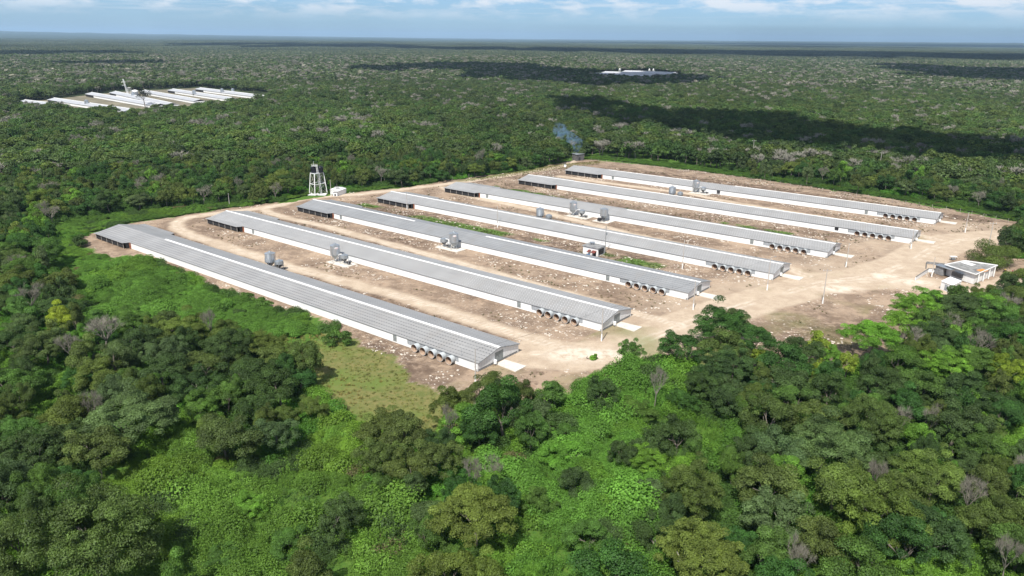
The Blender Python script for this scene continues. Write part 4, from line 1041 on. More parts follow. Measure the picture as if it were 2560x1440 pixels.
# ------------------------------------------------------------------ plant meshes
def cards(C, Nn, size, rng, aspect=.62):
    """one bent diamond leaf spray per centre"""
    n = len(C); Nn = Nn/np.linalg.norm(Nn, axis=1)[:, None]
    a = rng.normal(size=(n, 3)); T = np.cross(Nn, a); T /= np.linalg.norm(T, axis=1)[:, None]; B = np.cross(Nn, T)
    s = size[:, None]
    v = np.stack([C-T*s*.5-Nn*s*.12, C-B*s*.5*aspect+Nn*s*.08, C+T*s*.5-Nn*s*.12, C+B*s*.5*aspect+Nn*s*.08], 1).reshape(-1, 3)
    f = np.arange(n*4).reshape(-1, 4)
    return v, f
def crown_mesh(name, seed, nl, nleaf, leaf, Rr=4.5, z0=4.2, zh=3.6, lobe=.36, flat=.75, asp=.62):
    rng = np.random.default_rng(seed)
    # an uneven dome of foliage puffs: limbs push some puffs out and up, others hang low
    ga = rng.random(nl)*2*PI; cz = rng.uniform(-.30, 1, nl); sr = np.sqrt(np.maximum(0, 1-cz**2))
    el = rng.uniform(.82, 1.18); off = rng.normal(size=2)*.5; ph = rng.random(3)*6.28
    out_ = 1+.16*np.sin(2*ga+ph[0])+.12*np.sin(3*ga+ph[1])+.08*np.sin(5*ga+ph[2])
    rad = rng.uniform(.52, .95, nl)*out_
    Cn = np.stack([Rr*rad*sr*np.cos(ga)*el+off[0], Rr*rad*sr*np.sin(ga)/el+off[1], z0+zh*rad*cz+rng.normal(size=nl)*.28], 1)
    lr = Rr*lobe*rng.uniform(.55, 1.35, nl); w_ = lr**2/np.sum(lr**2)
    idx = rng.choice(nl, nleaf, p=w_)
    d = rng.normal(size=(nleaf, 3)); d[:, 2] += .35; d /= np.linalg.norm(d, axis=1)[:, None]
    flip = rng.random(nleaf) < .7; d[flip, 2] = np.abs(d[flip, 2])
    rr = lr[idx]*np.where(rng.random(nleaf) < .8, rng.uniform(.78, 1.12, nleaf), rng.uniform(.3, .8, nleaf))
    C = Cn[idx]+d*rr[:, None]*np.array([1, 1, flat])
    Nn = d*.8+np.array([0, 0, .35])+rng.normal(size=(nleaf, 3))*.45
    tone = rng.uniform(.72, 1.28, nl)[idx]; LOBE[nleaf*4] = np.repeat(tone, 4)
    return cards(C, Nn, leaf*rng.uniform(.6, 1.35, nleaf), rng, asp)
def branches(seed, H0=3.6, Rr=3.6, top=8.2, nb=6, depth=3, thick=.17):
    """tapered trunk with forking limbs; returns verts, quads"""
    rng = random.Random(seed); V = []; Fq = []
    def tube(a, b, r0, r1, n=5):
        a = Vector(a); b = Vector(b)
        if (b-a).length < 1e-3: return
        M = rot_to(b-a); s = len(V)
        for p, r in ((a, r0), (b, r1)):
            for i in range(n):
                t = 2*PI*i/n; q = p+M @ Vector((r*math.cos(t), r*math.sin(t), 0)); V.append(tuple(q))
        for i in range(n): Fq.append((s+i, s+(i+1) % n, s+n+(i+1) % n, s+n+i))
    lean = Vector((rng.uniform(-.5, .5), rng.uniform(-.5, .5), 0)); j = Vector((lean.x, lean.y, H0*.55)); f = Vector((lean.x*1.6, lean.y*1.6, H0))
    tube((0, 0, -.3), j, thick*1.25, thick, 7); tube(j, f, thick, thick*.85, 7)
    tips = []
    def grow(p, d, ln, r, dep):
        k1 = p+d*ln*.5+Vector((rng.uniform(-.1, .1), rng.uniform(-.1, .1), rng.uniform(0, .15)))*ln; e = k1+(d+Vector((0, 0, .15))).normalized()*ln*.5
        tube(p, k1, r, r*.8, 5 if dep > 1 else 3); tube(k1, e, r*.8, r*.55, 5 if dep > 1 else 3)
        if dep == 0: tips.append((e, d)); return
        for _ in range(rng.choice((2, 3, 3))):
            nd = (d+Vector((rng.uniform(-.8, .8), rng.uniform(-.8, .8), rng.uniform(-.2, .6)))).normalized(); grow(e, nd, ln*rng.uniform(.55, .8), r*.55, dep-1)
    for i in range(nb):
        a = 2*PI*i/nb+rng.uniform(-.4, .4); d = Vector((math.cos(a), math.sin(a), rng.uniform(.7, 1.5))).normalized(); grow(f, d, Rr*rng.uniform(.38, .55), thick*.6, depth)
    return V, Fq, tips
def twigs(tips, seed, n, ln=.9, wd=.045):
    rng = np.random.default_rng(seed); V = []; Fq = []
    for e, d in tips:
        for _ in range(n):
            dd = np.array(d)*.7+rng.normal(size=3)*.55+np.array([0, 0, .25]); dd /= np.linalg.norm(dd)
            p0 = np.array(e)-dd*.1; p1 = p0+dd*ln*rng.uniform(.5, 1.2); sd = np.cross(dd, rng.normal(size=3)); sd /= np.linalg.norm(sd)
            b = len(V); V += [p0-sd*wd, p0+sd*wd, p1+sd*wd*.3, p1-sd*wd*.3]; Fq.append((b, b+1, b+2, b+3))
    return np.array(V), np.array(Fq)
# detailed crowns (near) and their trunks
NEAR = []
for i, (nl, lf, nlv, Rr, zh, lobe) in enumerate([(40,.205,21000,4.4,3.6,.24),(52,.20,22000,4.5,3.2,.21),(32,.215,20000,4.3,4.2,.27),(66,.19,24000,4.6,3.0,.18),
                                                 (36,.21,19500,4.2,4.6,.25),(46,.20,21500,4.5,3.5,.22),(78,.185,24500,4.7,3.1,.165),(28,.215,19000,4.0,3.9,.29),
                                                 (160,.135,48000,4.6,3.0,.13),(200,.13,50000,4.6,2.7,.115),(130,.14,46000,4.5,3.3,.145)]):
    v, f = crown_mesh('c', 100+i, nl, nlv, lf, Rr, 4.3, zh, lobe)
    me = np_mesh('crown_leaves', v, f, M_LEAF)
    tv, tf, _ = branches(200+i, 3.0, 3.2, nb=5, depth=1, thick=.2)
    tm = bpy.data.meshes.new('trunk'); tm.from_pydata(tv, [], tf); tm.materials.append(M_BARK if i % 3 else M_BARK_PALE)
    NEAR.append((me, tm))
BARE = []
for i in range(4):
    tv, tf, tips = branches(300+i, 3.0+i*.4, 4.0, nb=6+i, depth=3, thick=.19)
    tm = bpy.data.meshes.new('bare_limbs'); tm.from_pydata(tv, [], tf); tm.materials.append(M_BARK_PALE)
    v, f = twigs(tips, 310+i, 9, 1.1, .022); sm = np_mesh('bare_twigs', v, f, M_TWIG)
    BARE.append((sm, tm))
# source pieces for the scattered masses (kept out of the scene, only instanced)
def src_collection(name, items):
    c = bpy.data.collections.new(name)
    for i, (nm, me) in enumerate(items):
        o = bpy.data.objects.new('%s_%02d' % (nm, i), me); c.objects.link(o)
    return c
def join_np(parts, mats, name):
    V = []; F_ = []; mi = []; b = 0
    for v, f, k in parts:
        v = np.asarray(v); f = np.asarray(f)
        V.append(v); F_.append(f+b); mi += [k]*len(f); b += len(v)
    me = np_mesh(name, np.concatenate(V), np.concatenate(F_), mats); me.polygons.foreach_set('material_index', mi)
    if len(V[0]) in LOBE:
        at = me.attributes.new('tone', 'FLOAT', 'POINT'); at.data.foreach_set('value', np.concatenate([LOBE[len(V[0])], np.ones(b-len(V[0]))]).astype(np.float32))
    return me
def with_trunk(seed, nl, nlv, lf, Rr, zh, lobe, name):
    v, f = crown_mesh('c', seed, nl, nlv, lf, Rr, 4.3, zh, lobe); tv, tf, _ = branches(seed+7, 3.0, 3.2, nb=4, depth=0, thick=.2)
    return join_np([(v, f, 0), (tv, tf, 1)], [M_LEAF, M_BARK], name)
def bare_src(seed, tw, wd, name, ln=1.0):
    tv, tf, tips = branches(seed, 3.2, 4.0, nb=7, depth=2, thick=.17); v, f = twigs(tips, seed, tw, ln, wd)
    return join_np([(v, f, 0), (tv, tf, 1)], [M_TWIG, M_BARK_PALE], name)
C_NEAR = src_collection('source_near_trees', [('a', with_trunk(400+i, a, b, c, 4.5, d, e, 'tree_near')) for i, (a, b, c, d, e) in
          enumerate([(30,6500,.35,3.4,.27),(40,7000,.34,3.0,.23),(24,6200,.37,4.0,.31),(50,7400,.32,2.8,.20),(28,6200,.37,4.2,.28),(34,6600,.35,3.3,.25)])]
          + [('b', bare_src(430, 9, .04, 'bare_near')), ('b', bare_src(431, 9, .04, 'bare_near'))])
C_MID = src_collection('source_mid_trees', [('a', with_trunk(500+i, a, b, c, 4.6, d, e, 'tree_mid')) for i, (a, b, c, d, e) in
          enumerate([(18,1300,.72,3.4,.32),(24,1400,.68,3.0,.28),(14,1200,.75,3.9,.37),(30,1500,.64,2.8,.25),(17,1250,.74,3.8,.34)])]
          + [('b', bare_src(530, 10, .09, 'bare_mid', 1.3)), ('b', bare_src(531, 10, .09, 'bare_mid', 1.3))])
def patch(seed, S=66.0, nt_=70, per=26, leaf=3.0):
    """a piece of canopy with many small crowns for the far woods"""
    rng = np.random.default_rng(seed); V = []; F_ = []; b = 0; g = int(math.sqrt(nt_))
    for i in range(g):
        for j in range(g):
            cx, cy_ = (i+.5+rng.uniform(-.4, .4))/g*S-S/2, (j+.5+rng.uniform(-.4, .4))/g*S-S/2; r = rng.uniform(3.6, 6.2); hh = rng.uniform(5.5, 9.5)
            d = rng.normal(size=(per, 3)); d[:, 2] = np.abs(d[:, 2])+.1; d /= np.linalg.norm(d, axis=1)[:, None]
            C = np.array([cx, cy_, hh-3])+d*np.array([r, r, 3.2])*rng.uniform(.75, 1.05, per)[:, None]
            v, f = cards(C, d+rng.normal(size=(per, 3))*.35, leaf*rng.uniform(.7, 1.3, per), rng, .8); V.append(v); F_.append(f+b); b += len(v)
    s = S/2+3; V.append(np.array([(-s,-s,3.5),(s,-s,3.5),(s,s,3.5),(-s,s,3.5)])); F_.append(np.array([[b,b+1,b+2,b+3]]))
    return np_mesh('canopy_patch', np.concatenate(V), np.concatenate(F_), M_PATCH)
def patch_mat():
    m, n, out = mat_new('far_canopy'); L = n.links.new
    g = n.nodes.new('ShaderNodeNewGeometry'); a = n.nodes.new('ShaderNodeAttribute'); a.attribute_type = 'INSTANCER'; a.attribute_name = 'tint'
    z = n.nodes.new('ShaderNodeTexNoise'); z.inputs['Scale'].default_value = .085; z.inputs['Detail'].default_value = 3; z.inputs['Roughness'].default_value = .6; L(g.outputs['Position'], z.inputs[0])
    cr = n.nodes.new('ShaderNodeValToRGB'); e = cr.color_ramp.elements; e[0].position = .36; e[0].color = (.55, .75, .60, 1); e[1].position = .70; e[1].color = (2.5, 2.0, 2.5, 1)
    e2 = e.new(.5); e2.color = (1, 1, 1, 1); e3 = e.new(.60); e3.color = (1.35, 1.25, 1.2, 1)
    L(z.outputs['Fac'], cr.inputs[0])
    r = n.nodes.new('ShaderNodeMapRange'); L(g.outputs['Random Per Island'], r.inputs[0]); r.inputs[3].default_value = .7; r.inputs[4].default_value = 1.3
    v = n.nodes.new('ShaderNodeVectorMath'); v.operation = 'MULTIPLY'; L(a.outputs['Vector'], v.inputs[0]); L(cr.outputs[0], v.inputs[1])
    v2 = n.nodes.new('ShaderNodeVectorMath'); v2.operation = 'SCALE'; L(v.outputs[0], v2.inputs[0]); L(r.outputs[0], v2.inputs['Scale'])
    d = n.nodes.new('ShaderNodeBsdfDiffuse'); L(v2.outputs[0], d.inputs[0]); L(d.outputs[0], out.inputs[0])
    return m
M_PATCH = patch_mat()
C_LOW = src_collection('source_low_trees', [('a', with_trunk(560+i, 10, 170, 2.0, 4.6, 3.2, .38, 'tree_low')) for i in range(4)] + [('b', bare_src(580, 8, .16, 'bare_low', 1.5))])
C_FAR = src_collection('source_far_patches', [('p', patch(600+i)) for i in range(4)])
def bush_mesh(seed, n=2200, leaf=.125, r=1.5, h=1.1):
    rng = np.random.default_rng(seed); nl = 7; ga = rng.random(nl)*2*PI; q = rng.random(nl)**.5*r*.6
    Cn = np.stack([q*np.cos(ga), q*np.sin(ga), rng.uniform(.1, .55, nl)*h], 1); lr = r*rng.uniform(.35, .62, nl); idx = rng.integers(0, nl, n)
    d = rng.normal(size=(n, 3)); d[:, 2] = np.abs(d[:, 2]); d /= np.linalg.norm(d, axis=1)[:, None]
    C = Cn[idx]+d*lr[idx][:, None]*rng.uniform(.75, 1.1, n)[:, None]*np.array([1, 1, .9])
    return cards(C, d*.7+np.array([0, 0, .5])+rng.normal(size=(n, 3))*.4, leaf*rng.uniform(.6, 1.3, n), rng, .75)
def np_obj_mesh(name, vf, mat): return np_mesh(name, vf[0], vf[1], mat)
def tall_weed(seed, n=300):
    """upright leafy stalks"""
    rng = np.random.default_rng(seed); st = 9; bx_ = rng.normal(size=(st, 2))*.45; hh = rng.uniform(1.1, 2.3, st); idx = rng.integers(0, st, n); t = rng.random(n)**.7
    C = np.stack([bx_[idx, 0], bx_[idx, 1], hh[idx]*t+.1], 1)+rng.normal(size=(n, 3))*np.array([.1, .1, .04])
    return cards(C, rng.normal(size=(n, 3))*.5+np.array([0, 0, .7]), .135*rng.uniform(.6, 1.3, n), rng, .55)
def tuft(seed, n=26):
    rng = np.random.default_rng(seed); V = []; Fq = []
    for i in range(n):
        a = rng.random()*2*PI; d = np.array([math.cos(a), math.sin(a), 0]); p = d*rng.random()*.35; s = np.array([-d[1], d[0], 0])*.03; t = p+d*.18*rng.random()+np.array([0, 0, rng.uniform(.2, .55)]); b = len(V)
        V += [p-s, p+s, t+s*.3, t-s*.3]; Fq.append((b, b+1, b+2, b+3))
    return np.array(V), np.array(Fq)
C_BUSH = src_collection('source_bushes', [('a', np_obj_mesh('bush', bush_mesh(700+i), M_LEAF)) for i in range(4)]
                        + [('b', np_obj_mesh('weed', tall_weed(710+i), M_LEAF)) for i in range(3)])
C_TUFT = src_collection('source_tufts', [('a', np_obj_mesh('tuft', tuft(720+i), M_LEAF)) for i in range(3)])
def rocks():
    out = []
    for s in range(4):
        rng = np.random.default_rng(800+s)
        v = np.array([(x, y, z) for x in (-1, 1) for y in (-1, 1) for z in (-1, 1)], float)*rng.uniform(.55, 1, (8, 3))*np.array([.5, .4, .28])
        f = np.array([(0,1,3,2),(4,6,7,5),(0,4,5,1),(2,3,7,6),(0,2,6,4),(1,5,7,3)]); out.append(('r', np_mesh('stone', v, f, M_ROCK)))
    return src_collection('source_stones', out)
C_ROCK = rocks()

def scatter(name, pts, rot, scl, vid, tint, coll, label, cat):
    me = bpy.data.meshes.new(name); me.vertices.add(len(pts)); me.vertices.foreach_set('co', np.asarray(pts, np.float32).ravel())
    for nm, ty, a in (('rz', 'FLOAT', rot), ('vid', 'INT', vid)):
        at = me.attributes.new(nm, ty, 'POINT'); at.data.foreach_set('value', np.asarray(a, np.int32 if ty == 'INT' else np.float32))
    for nm, a in (('scl', scl), ('tint', tint)):
        at = me.attributes.new(nm, 'FLOAT_VECTOR', 'POINT'); at.data.foreach_set('vector', np.asarray(a, np.float32).ravel())
    me.update()
    o = bpy.data.objects.new(name, me); COL.objects.link(o); tag(o, label, cat, kind='stuff')
    g = bpy.data.node_groups.new(name+'_nodes', 'GeometryNodeTree')
    g.interface.new_socket('Geometry', in_out='INPUT', socket_type='NodeSocketGeometry'); g.interface.new_socket('Geometry', in_out='OUTPUT', socket_type='NodeSocketGeometry')
    N = g.nodes.new; L = g.links.new
    gi, go = N('NodeGroupInput'), N('NodeGroupOutput'); ip = N('GeometryNodeInstanceOnPoints'); ci = N('GeometryNodeCollectionInfo')
    ci.inputs['Collection'].default_value = coll; ci.inputs['Separate Children'].default_value = True; ci.inputs['Reset Children'].default_value = True
    def na(nm, ty): q = N('GeometryNodeInputNamedAttribute'); q.data_type = ty; q.inputs['Name'].default_value = nm; return q.outputs['Attribute']
    cx = N('ShaderNodeCombineXYZ'); L(na('rz', 'FLOAT'), cx.inputs[2])
    L(gi.outputs[0], ip.inputs['Points']); L(ci.outputs[0], ip.inputs['Instance']); ip.inputs['Pick Instance'].default_value = True
    L(na('vid', 'INT'), ip.inputs['Instance Index']); L(cx.outputs[0], ip.inputs['Rotation']); L(na('scl', 'FLOAT_VECTOR'), ip.inputs['Scale']); L(ip.outputs[0], go.inputs[0])
    md = o.modifiers.new('scatter', 'NODES'); md.node_group = g
    return o

# ------------------------------------------------------------------ trees
TINT = {'dark green': (0.058, 0.103, 0.027), 'deep green': (0.049, 0.121, 0.023), 'olive': (0.098, 0.141, 0.030), 'mid green': (0.084, 0.164, 0.029), 'grey green': (0.094, 0.144, 0.047),
        'bright green': (0.131, 0.272, 0.032), 'yellow olive': (0.125, 0.177, 0.032), 'yellow green': (0.210, 0.308, 0.032), 'yellow': (0.259, 0.308, 0.030), 'brown olive': (0.092, 0.133, 0.032), 'pale green': (0.283, 0.339, 0.105)}
BARE_T = (.185, .175, .140)
rng = np.random.default_rng(77)
MAN = [ # crown centre x, y, width px, tint, height factor
 (150,790,85,'yellow',1.0),(130,835,60,'yellow olive',.9),(1782,897,58,'pale green',.8),(2117,905,55,'yellow green',.9),(2035,915,50,'yellow green',.8),(1905,893,60,'yellow green',.8),
 (1790,815,170,'deep green',1.15),(1722,868,125,'deep green',1.05),(1885,850,140,'deep green',1.1),(1838,805,90,'grey green',1.15),(1830,915,150,'dark green',1.0),(1760,950,120,'dark green',1.0),
 (2010,880,115,'dark green',1.0),(2050,860,60,'yellow green',.9),(2185,840,135,'bright green',1.1),(2240,900,110,'mid green',1),(2305,770,120,'bright green',1.1),(2400,775,150,'dark green',1.1),
 (2260,810,110,'bright green',1.0),(2345,840,120,'dark green',1.05),(2480,790,140,'mid green',1.1),(2540,850,130,'deep green',1.1),(2440,900,130,'mid green',1.0),(2380,910,130,'bright green',.9),(2310,752,95,'bright green',.8),(2395,768,110,'mid green',.85),(2470,752,100,'mid green',.85),(2540,745,90,'olive',.85),
 (1265,1025,170,'deep green',1.35),(1200,1060,110,'deep green',1.0),(1330,1060,90,'mid green',1.15),(1180,1000,100,'olive',.9),(1110,1010,110,'olive',1.0),(1000,1085,150,'brown olive',1.1),
 (1080,1130,150,'brown olive',1.1),(1010,1170,120,'brown olive',1.0),(1190,1285,230,'yellow olive',1.3),(840,1285,130,'dark green',1.0),(1510,978,105,'dark green',1.0),(1700,1088,135,'dark green',1.0),
 (1745,1225,200,'olive',1.15),(1930,1215,170,'olive',1.1),(2090,1205,185,'yellow olive',1.15),(2060,1120,220,'grey green',1.15),(1960,1130,150,'grey green',1.1),(1890,1135,110,'dark green',1.0),
 (1920,1045,160,'olive',1.1),(2040,1050,140,'olive',1.05),(2330,1195,180,'yellow olive',1.1),(2205,1285,180,'yellow olive',1.15),(1965,1300,180,'grey green',1.1),(1910,1390,170,'mid green',1.1),
 (1745,1385,230,'yellow olive',1.2),(2170,1410,190,'mid green',1.1),(2435,1285,110,'olive',1.0),(2380,1060,130,'dark green',1.1),(2480,1110,120,'mid green',1.0),(2290,1080,110,'bright green',.9),
 (2515,1150,70,'yellow green',.8),(2520,1290,120,'olive',1.05),(2060,1350,160,'olive',1.1),(2330,1330,150,'dark green',1.05),(230,1370,330,'brown olive',1.45),(310,1050,210,'grey green',1.15),(90,1130,150,'dark green',1.1),
 (150,1040,130,'olive',1.0),(60,1280,130,'dark green',1.0),(560,1080,150,'brown olive',1.05),(680,1070,120,'grey green',1.0),(700,965,150,'dark green',1.05),(600,930,130,'dark green',1.0),(450,820,140,'yellow olive',1.0),
 (330,850,110,'dark green',1.0),(110,870,140,'grey green',1.05),(400,930,130,'dark green',1.0),(500,960,130,'dark green',1.05),(500,1010,110,'mid green',.9),(290,960,120,'olive',1.0),(40,960,130,'mid green',1),(640,1010,110,'dark green',1),
 (1830,990,120,'dark green',1),(1960,960,130,'dark green',1),(2080,980,120,'dark green',1),(2190,960,130,'dark green',1),(2150,1020,120,'mid green',1),(2300,960,120,'mid green',1),(2420,980,120,'dark green',1),
 (1650,1330,130,'dark green',.9),(1640,1230,110,'grey green',.8),(1430,1190,120,'dark green',.9),(1560,1120,90,'dark green',.8),(1130,1440,170,'yellow olive',1),
 (1430,1130,120,'bright green',.62),(1560,1230,120,'mid green',.62),(1480,1340,130,'mid green',.66),(1400,1075,100,'mid green',.65),(1620,1130,110,'bright green',.6),(1350,1240,100,'mid green',.75),
 (960,1215,110,'mid green',.75),(620,1255,100,'bright green',.5),(735,1345,110,'mid green',.58),(560,1380,110,'mid green',.5),(1590,1010,90,'mid green',.6)]
MANB = [(250,840,95),(172,870,60),(522,815,35),(1120,1060,55),(1182,1190,60),(1240,1180,50),(2252,1045,55),(2322,1045,50),(2300,850,65),(2440,862,65),
        (1990,1410,60),(2520,1395,60),(2188,1195,40),(230,1018,60),(1640,960,35),(2550,1190,50)]
trees = []   # x, y, R, hfac, tint name, kind
for (px, py, wpx, tn, hf) in MAN:
    zc = 5.0*hf; g = G(px, py, zc); dist = math.hypot(g[0], g[1], ) ; sl = math.sqrt(dist**2+(CAM_H-zc)**2)
    trees.append([g[0], g[1], wpx/2*sl/F_PX*1.02, hf, tn, 'leafy'])
for (px, py, wpx) in MANB:
    zc = 5.2; g = G(px, py, zc); sl = math.sqrt(g[0]**2+g[1]**2+(CAM_H-zc)**2); trees.append([g[0], g[1], wpx/2*sl/F_PX, .95, 'grey', 'bare'])
def in_view(x, y, m=60, z=4):
    u, v = PX(x, y, z); return (-m < u < 2560+m) and (v < 1440+m*1.6)
# fill the near woods by dart throwing
man = np.array([[t[0], t[1], t[2]] for t in trees]); acc = [tuple(r) for r in man]
tries = rng.random((34000, 2)); cand = np.stack([tries[:, 0]*640-320, 55+tries[:, 1]*400], 1)
bad = np.zeros(len(cand), bool)
for pl_ in NOTREE: bad |= inside(cand, pl_)
# keep crowns off the walls
for k in range(7):
    r_ = cand-np.array(BARNS[k][:2]); uu = -(r_ @ D2); vv = r_ @ N2; bad |= (uu > -12) & (uu < 184) & (vv > -9) & (vv < 22)
for bx_, rr_ in ((G(795, 486), 8), (G(850, 485), 8), (G(1443, 400), 9), (G(2430, 700), 17), (G(2530, 690), 10)):
    bad |= np.hypot(*(cand-bx_[:2]).T) < rr_
bad |= np.hypot(cand[:, 0], cand[:, 1]) > 430
bad |= (fbm(cand, 15, 57) < .375) & (np.hypot(*cand.T) < 330)
cand = cand[~bad]
A_ = np.zeros((len(acc)+len(cand), 3)); A_[:len(acc)] = np.array(acc); na_ = len(acc)
spn = fbm(cand, 30, 9); spn2 = vnoise(cand, 13, 4)
for (x, y), s1, s2 in zip(cand, spn, spn2):
    r0 = 2.3+3.8*rng.random()**1.4+1.0*(s1 > .55)
    dd = np.hypot(A_[:na_, 0]-x, A_[:na_, 1]-y)
    if np.any(dd < (A_[:na_, 2]+r0)*.53): continue
    A_[na_] = (x, y, r0); na_ += 1
    q = rng.random()
    if q < .04: trees.append([x, y, r0*.85, rng.uniform(.8, 1.05), 'grey', 'bare']); continue
    names = ['dark green', 'deep green', 'olive', 'mid green', 'grey green', 'brown olive', 'bright green', 'yellow olive', 'yellow green']
    if x < -10: p_ = np.array([.28, .14, .14, .24, .10, .05, .03, .01, .005])
    else: p_ = np.array([.20, .20, .10, .28, .07, .02, .09, .02, .015])
    if math.hypot(x, y) > 230: p_ = np.array([.22, .20, .16, .22, .08, .03, .04, .05, .0])
    if s2 > .6: p_ = p_*np.array([.4, 1, 2, 1, 1, 1, 1, 2, 1])
    tn = rng.choice(names, p=p_/p_.sum())
    trees.append([x, y, r0, rng.uniform(.68, 1.24)*(.9+.22*s1), tn, 'leafy'])
# the ones that show largest become things of their own
def score(t):
    if not in_view(t[0], t[1]): return 0
    return t[2]/math.sqrt(t[0]**2+t[1]**2+CAM_H**2)
order = sorted(range(len(trees)), key=lambda i: -score(trees[i]))
leafy = [i for i in order if trees[i][5] == 'leafy' and score(trees[i]) > 0][:298]; bare_ = [i for i in order if trees[i][5] == 'bare' and score(trees[i]) > 0][:60]
ind = set(leafy) | set(bare_)
def cell(px, py):
    rows = [(1330, 'lowest'), (1210, 'second-lowest'), (1100, 'third-lowest'), (990, 'fourth-lowest'), (880, 'middle'), (760, 'upper'), (640, 'second-highest'), (0, 'highest')]
    cols = ['far left', 'left', 'left centre', 'centre', 'right centre', 'right', 'far right']
    r = next(n for y, n in rows if py >= y); return r, cols[min(6, max(0, int(px/2560*7)))]
groups = {}
for i in ind:
    t = trees[i]; u, v = PX(t[0], t[1], 5*t[3]); key = (*cell(u, v), t[4]); groups.setdefault(key, []).append((u, i))
ORD = ['leftmost', 'second from left', 'third from left', 'fourth from left', 'fifth from left', 'sixth from left', 'seventh from left', 'eighth from left']
lab = {}
for (rw, cl, tn), L_ in groups.items():
    L_.sort()
    for k, (u, i) in enumerate(L_):
        kind = '%s tree' % tn if tn != 'grey' else 'leafless grey tree'
        where = '%s woods band, %s' % (rw, cl)
        if len(L_) == 1: lab[i] = 'only %s, %s' % (kind, where)
        else: lab[i] = '%s, %s, %s' % (kind, ORD[min(k, 7)], where)
for n_, i in enumerate(sorted(ind)):
    x, y, r0, hf, tn, kd = trees[i]
    rz = rng.random()*2*PI; loc = (x, y, -.25)
    if kd == 'leafy':
        cm, tm = NEAR[int(rng.integers(0, 8)) if r0 < 6.3 else int(rng.integers(8, 11))]; root = empty('broadleaf_tree', loc, rz); s = r0/5.3; sz = hf*(.74+.28*s)
        tag(root, lab[i], 'tree', 'broadleaf trees of the near woods')
        a = bpy.data.objects.new('trunk', tm); b = bpy.data.objects.new('crown', cm)
        sx_, sy_ = s*rng.uniform(.88, 1.16), s*rng.uniform(.88, 1.16)
        for o in (a, b): COL.objects.link(o); o.parent = root; o.scale = (sx_, sy_, sz)
        t_ = np.array(TINT[tn])*rng.uniform(.88, 1.14)*np.array([rng.uniform(.92, 1.08), 1, rng.uniform(.9, 1.15)]); b['tint'] = [float(q) for q in t_]
    else:
        cm, tm = BARE[int(rng.integers(0, 4))]; root = empty('bare_tree', loc, rz); s = max(r0/4.2, .45)
        tag(root, lab[i], 'tree', 'leafless trees of the near woods')
        a = bpy.data.objects.new('trunk', tm); b = bpy.data.objects.new('twigs', cm)
        for o in (a, b): COL.objects.link(o); o.parent = root; o.scale = (s, s, hf)
        b['tint'] = [float(q) for q in np.array(BARE_T)*rng.uniform(.85, 1.2)]
rest = [t for k, t in enumerate(trees) if k not in ind]

# the wood beyond: everything not built one by one
def species_tint(P, rg, far=0.):
    n = len(P); names = list(TINT); base = np.array([TINT['dark green'], TINT['deep green'], TINT['olive'], TINT['mid green'], TINT['grey green'], TINT['brown olive'], TINT['yellow olive']])
    idx = rg.choice(7, n, p=[.22, .16, .18, .20, .14, .06, .04]); t = base[idx]*.6+np.array([.066, .096, .034])*.4; t = t*np.array([1.14, 1.12, 1.14])
    low = fbm(P, 140, 31)[:, None]; t = t*(.55+.85*low)*rg.uniform(.85, 1.18, (n, 1))
    return t
far_pts = []
st = 8.6
gx, gy = np.meshgrid(np.arange(-1900, 1900, st), np.arange(60, 2800, st*.87)); gx = gx+(np.arange(gx.shape[0]) % 2)[:, None]*st/2
P = np.stack([gx.ravel(), gy.ravel()], 1); rg = np.random.default_rng(3); P += rg.uniform(-.46, .46, P.shape)*st
rad = np.hypot(*P.T); ang = np.degrees(np.arctan2(P[:, 0], P[:, 1])); P = P[(rad > 430) & (rad < 2700) & (np.abs(ang) < 41)]
ex = np.zeros(len(P), bool)
for px0, px1, t in FB:
    a = G(*px0, 3)[:2]; b = G(*px1, 3)[:2]; d_ = (b-a)/np.linalg.norm(b-a); nrm = np.array([-d_[1], d_[0]]); rel = P-a; s_ = rel @ d_; q_ = rel @ nrm
    ex |= (s_ > -8) & (s_ < np.linalg.norm(b-a)+6) & (np.abs(q_) < 15) 
    ex |= (s_ > -30) & (s_ < 20) & (np.abs(q_) < 22)
for c_, rr_ in ((G(318, 240), 14), (G(338, 238), 12)): ex |= np.hypot(*(P-c_[:2]).T) < rr_
# the cleared pocket of the far farm is open toward the camera
pk = poly([(46,283),(50,254),(140,243),(228,232),(300,226),(500,216),(680,232),(678,256),(600,272),(480,284),(400,290),(330,297),(200,290)]); ex |= inside(P+np.stack([fbm(P, 22, 5)-.5, fbm(P, 22, 6)-.5], 1)*np.array([40, 75]), pk)
for pl_ in NOTREE: ex |= inside(P, pl_)
ex |= np.hypot((P[:,0]-38)/11, (P[:,1]-443)/10) < 1
fc = poly([(1476,194),(1488,180),(1540,177),(1640,177),(1712,184),(1712,194),(1650,203),(1580,203)]); ex |= inside(P, fc)
P = P[~ex]
near_rest = np.array([[t[0], t[1]] for t in rest]); Pm = P
rN = np.array([t[2] for t in rest]); hN = np.array([t[3] for t in rest])
vid = rg.integers(0, 6, len(rest)); tn_ = np.array([TINT.get(t[4], BARE_T) for t in rest])*rg.uniform(.85, 1.15, (len(rest), 1)); isb = np.array([t[5] == 'bare' for t in rest]); vid[isb] = rg.integers(6, 8, isb.sum())
scl = np.stack([rN/5.1, rN/5.1, hN], 1); tn_ = tn_*np.array([1.0, .93, 1.08])
scatter('woodland', np.column_stack([near_rest, np.full(len(rest), -.2)]), rg.random(len(rest))*6.28, scl, vid, tn_, C_NEAR, 'dense green woods behind and beside the farm, near side', 'woods')
rad = np.hypot(*Pm.T); n = len(Pm)
bare_p = .035+.05*(rad > 900)+.10*np.clip((fbm(Pm, 90, 55)-.42)*4, 0, 1)+.05*(rad > 800); isb = rg.random(n) < bare_p
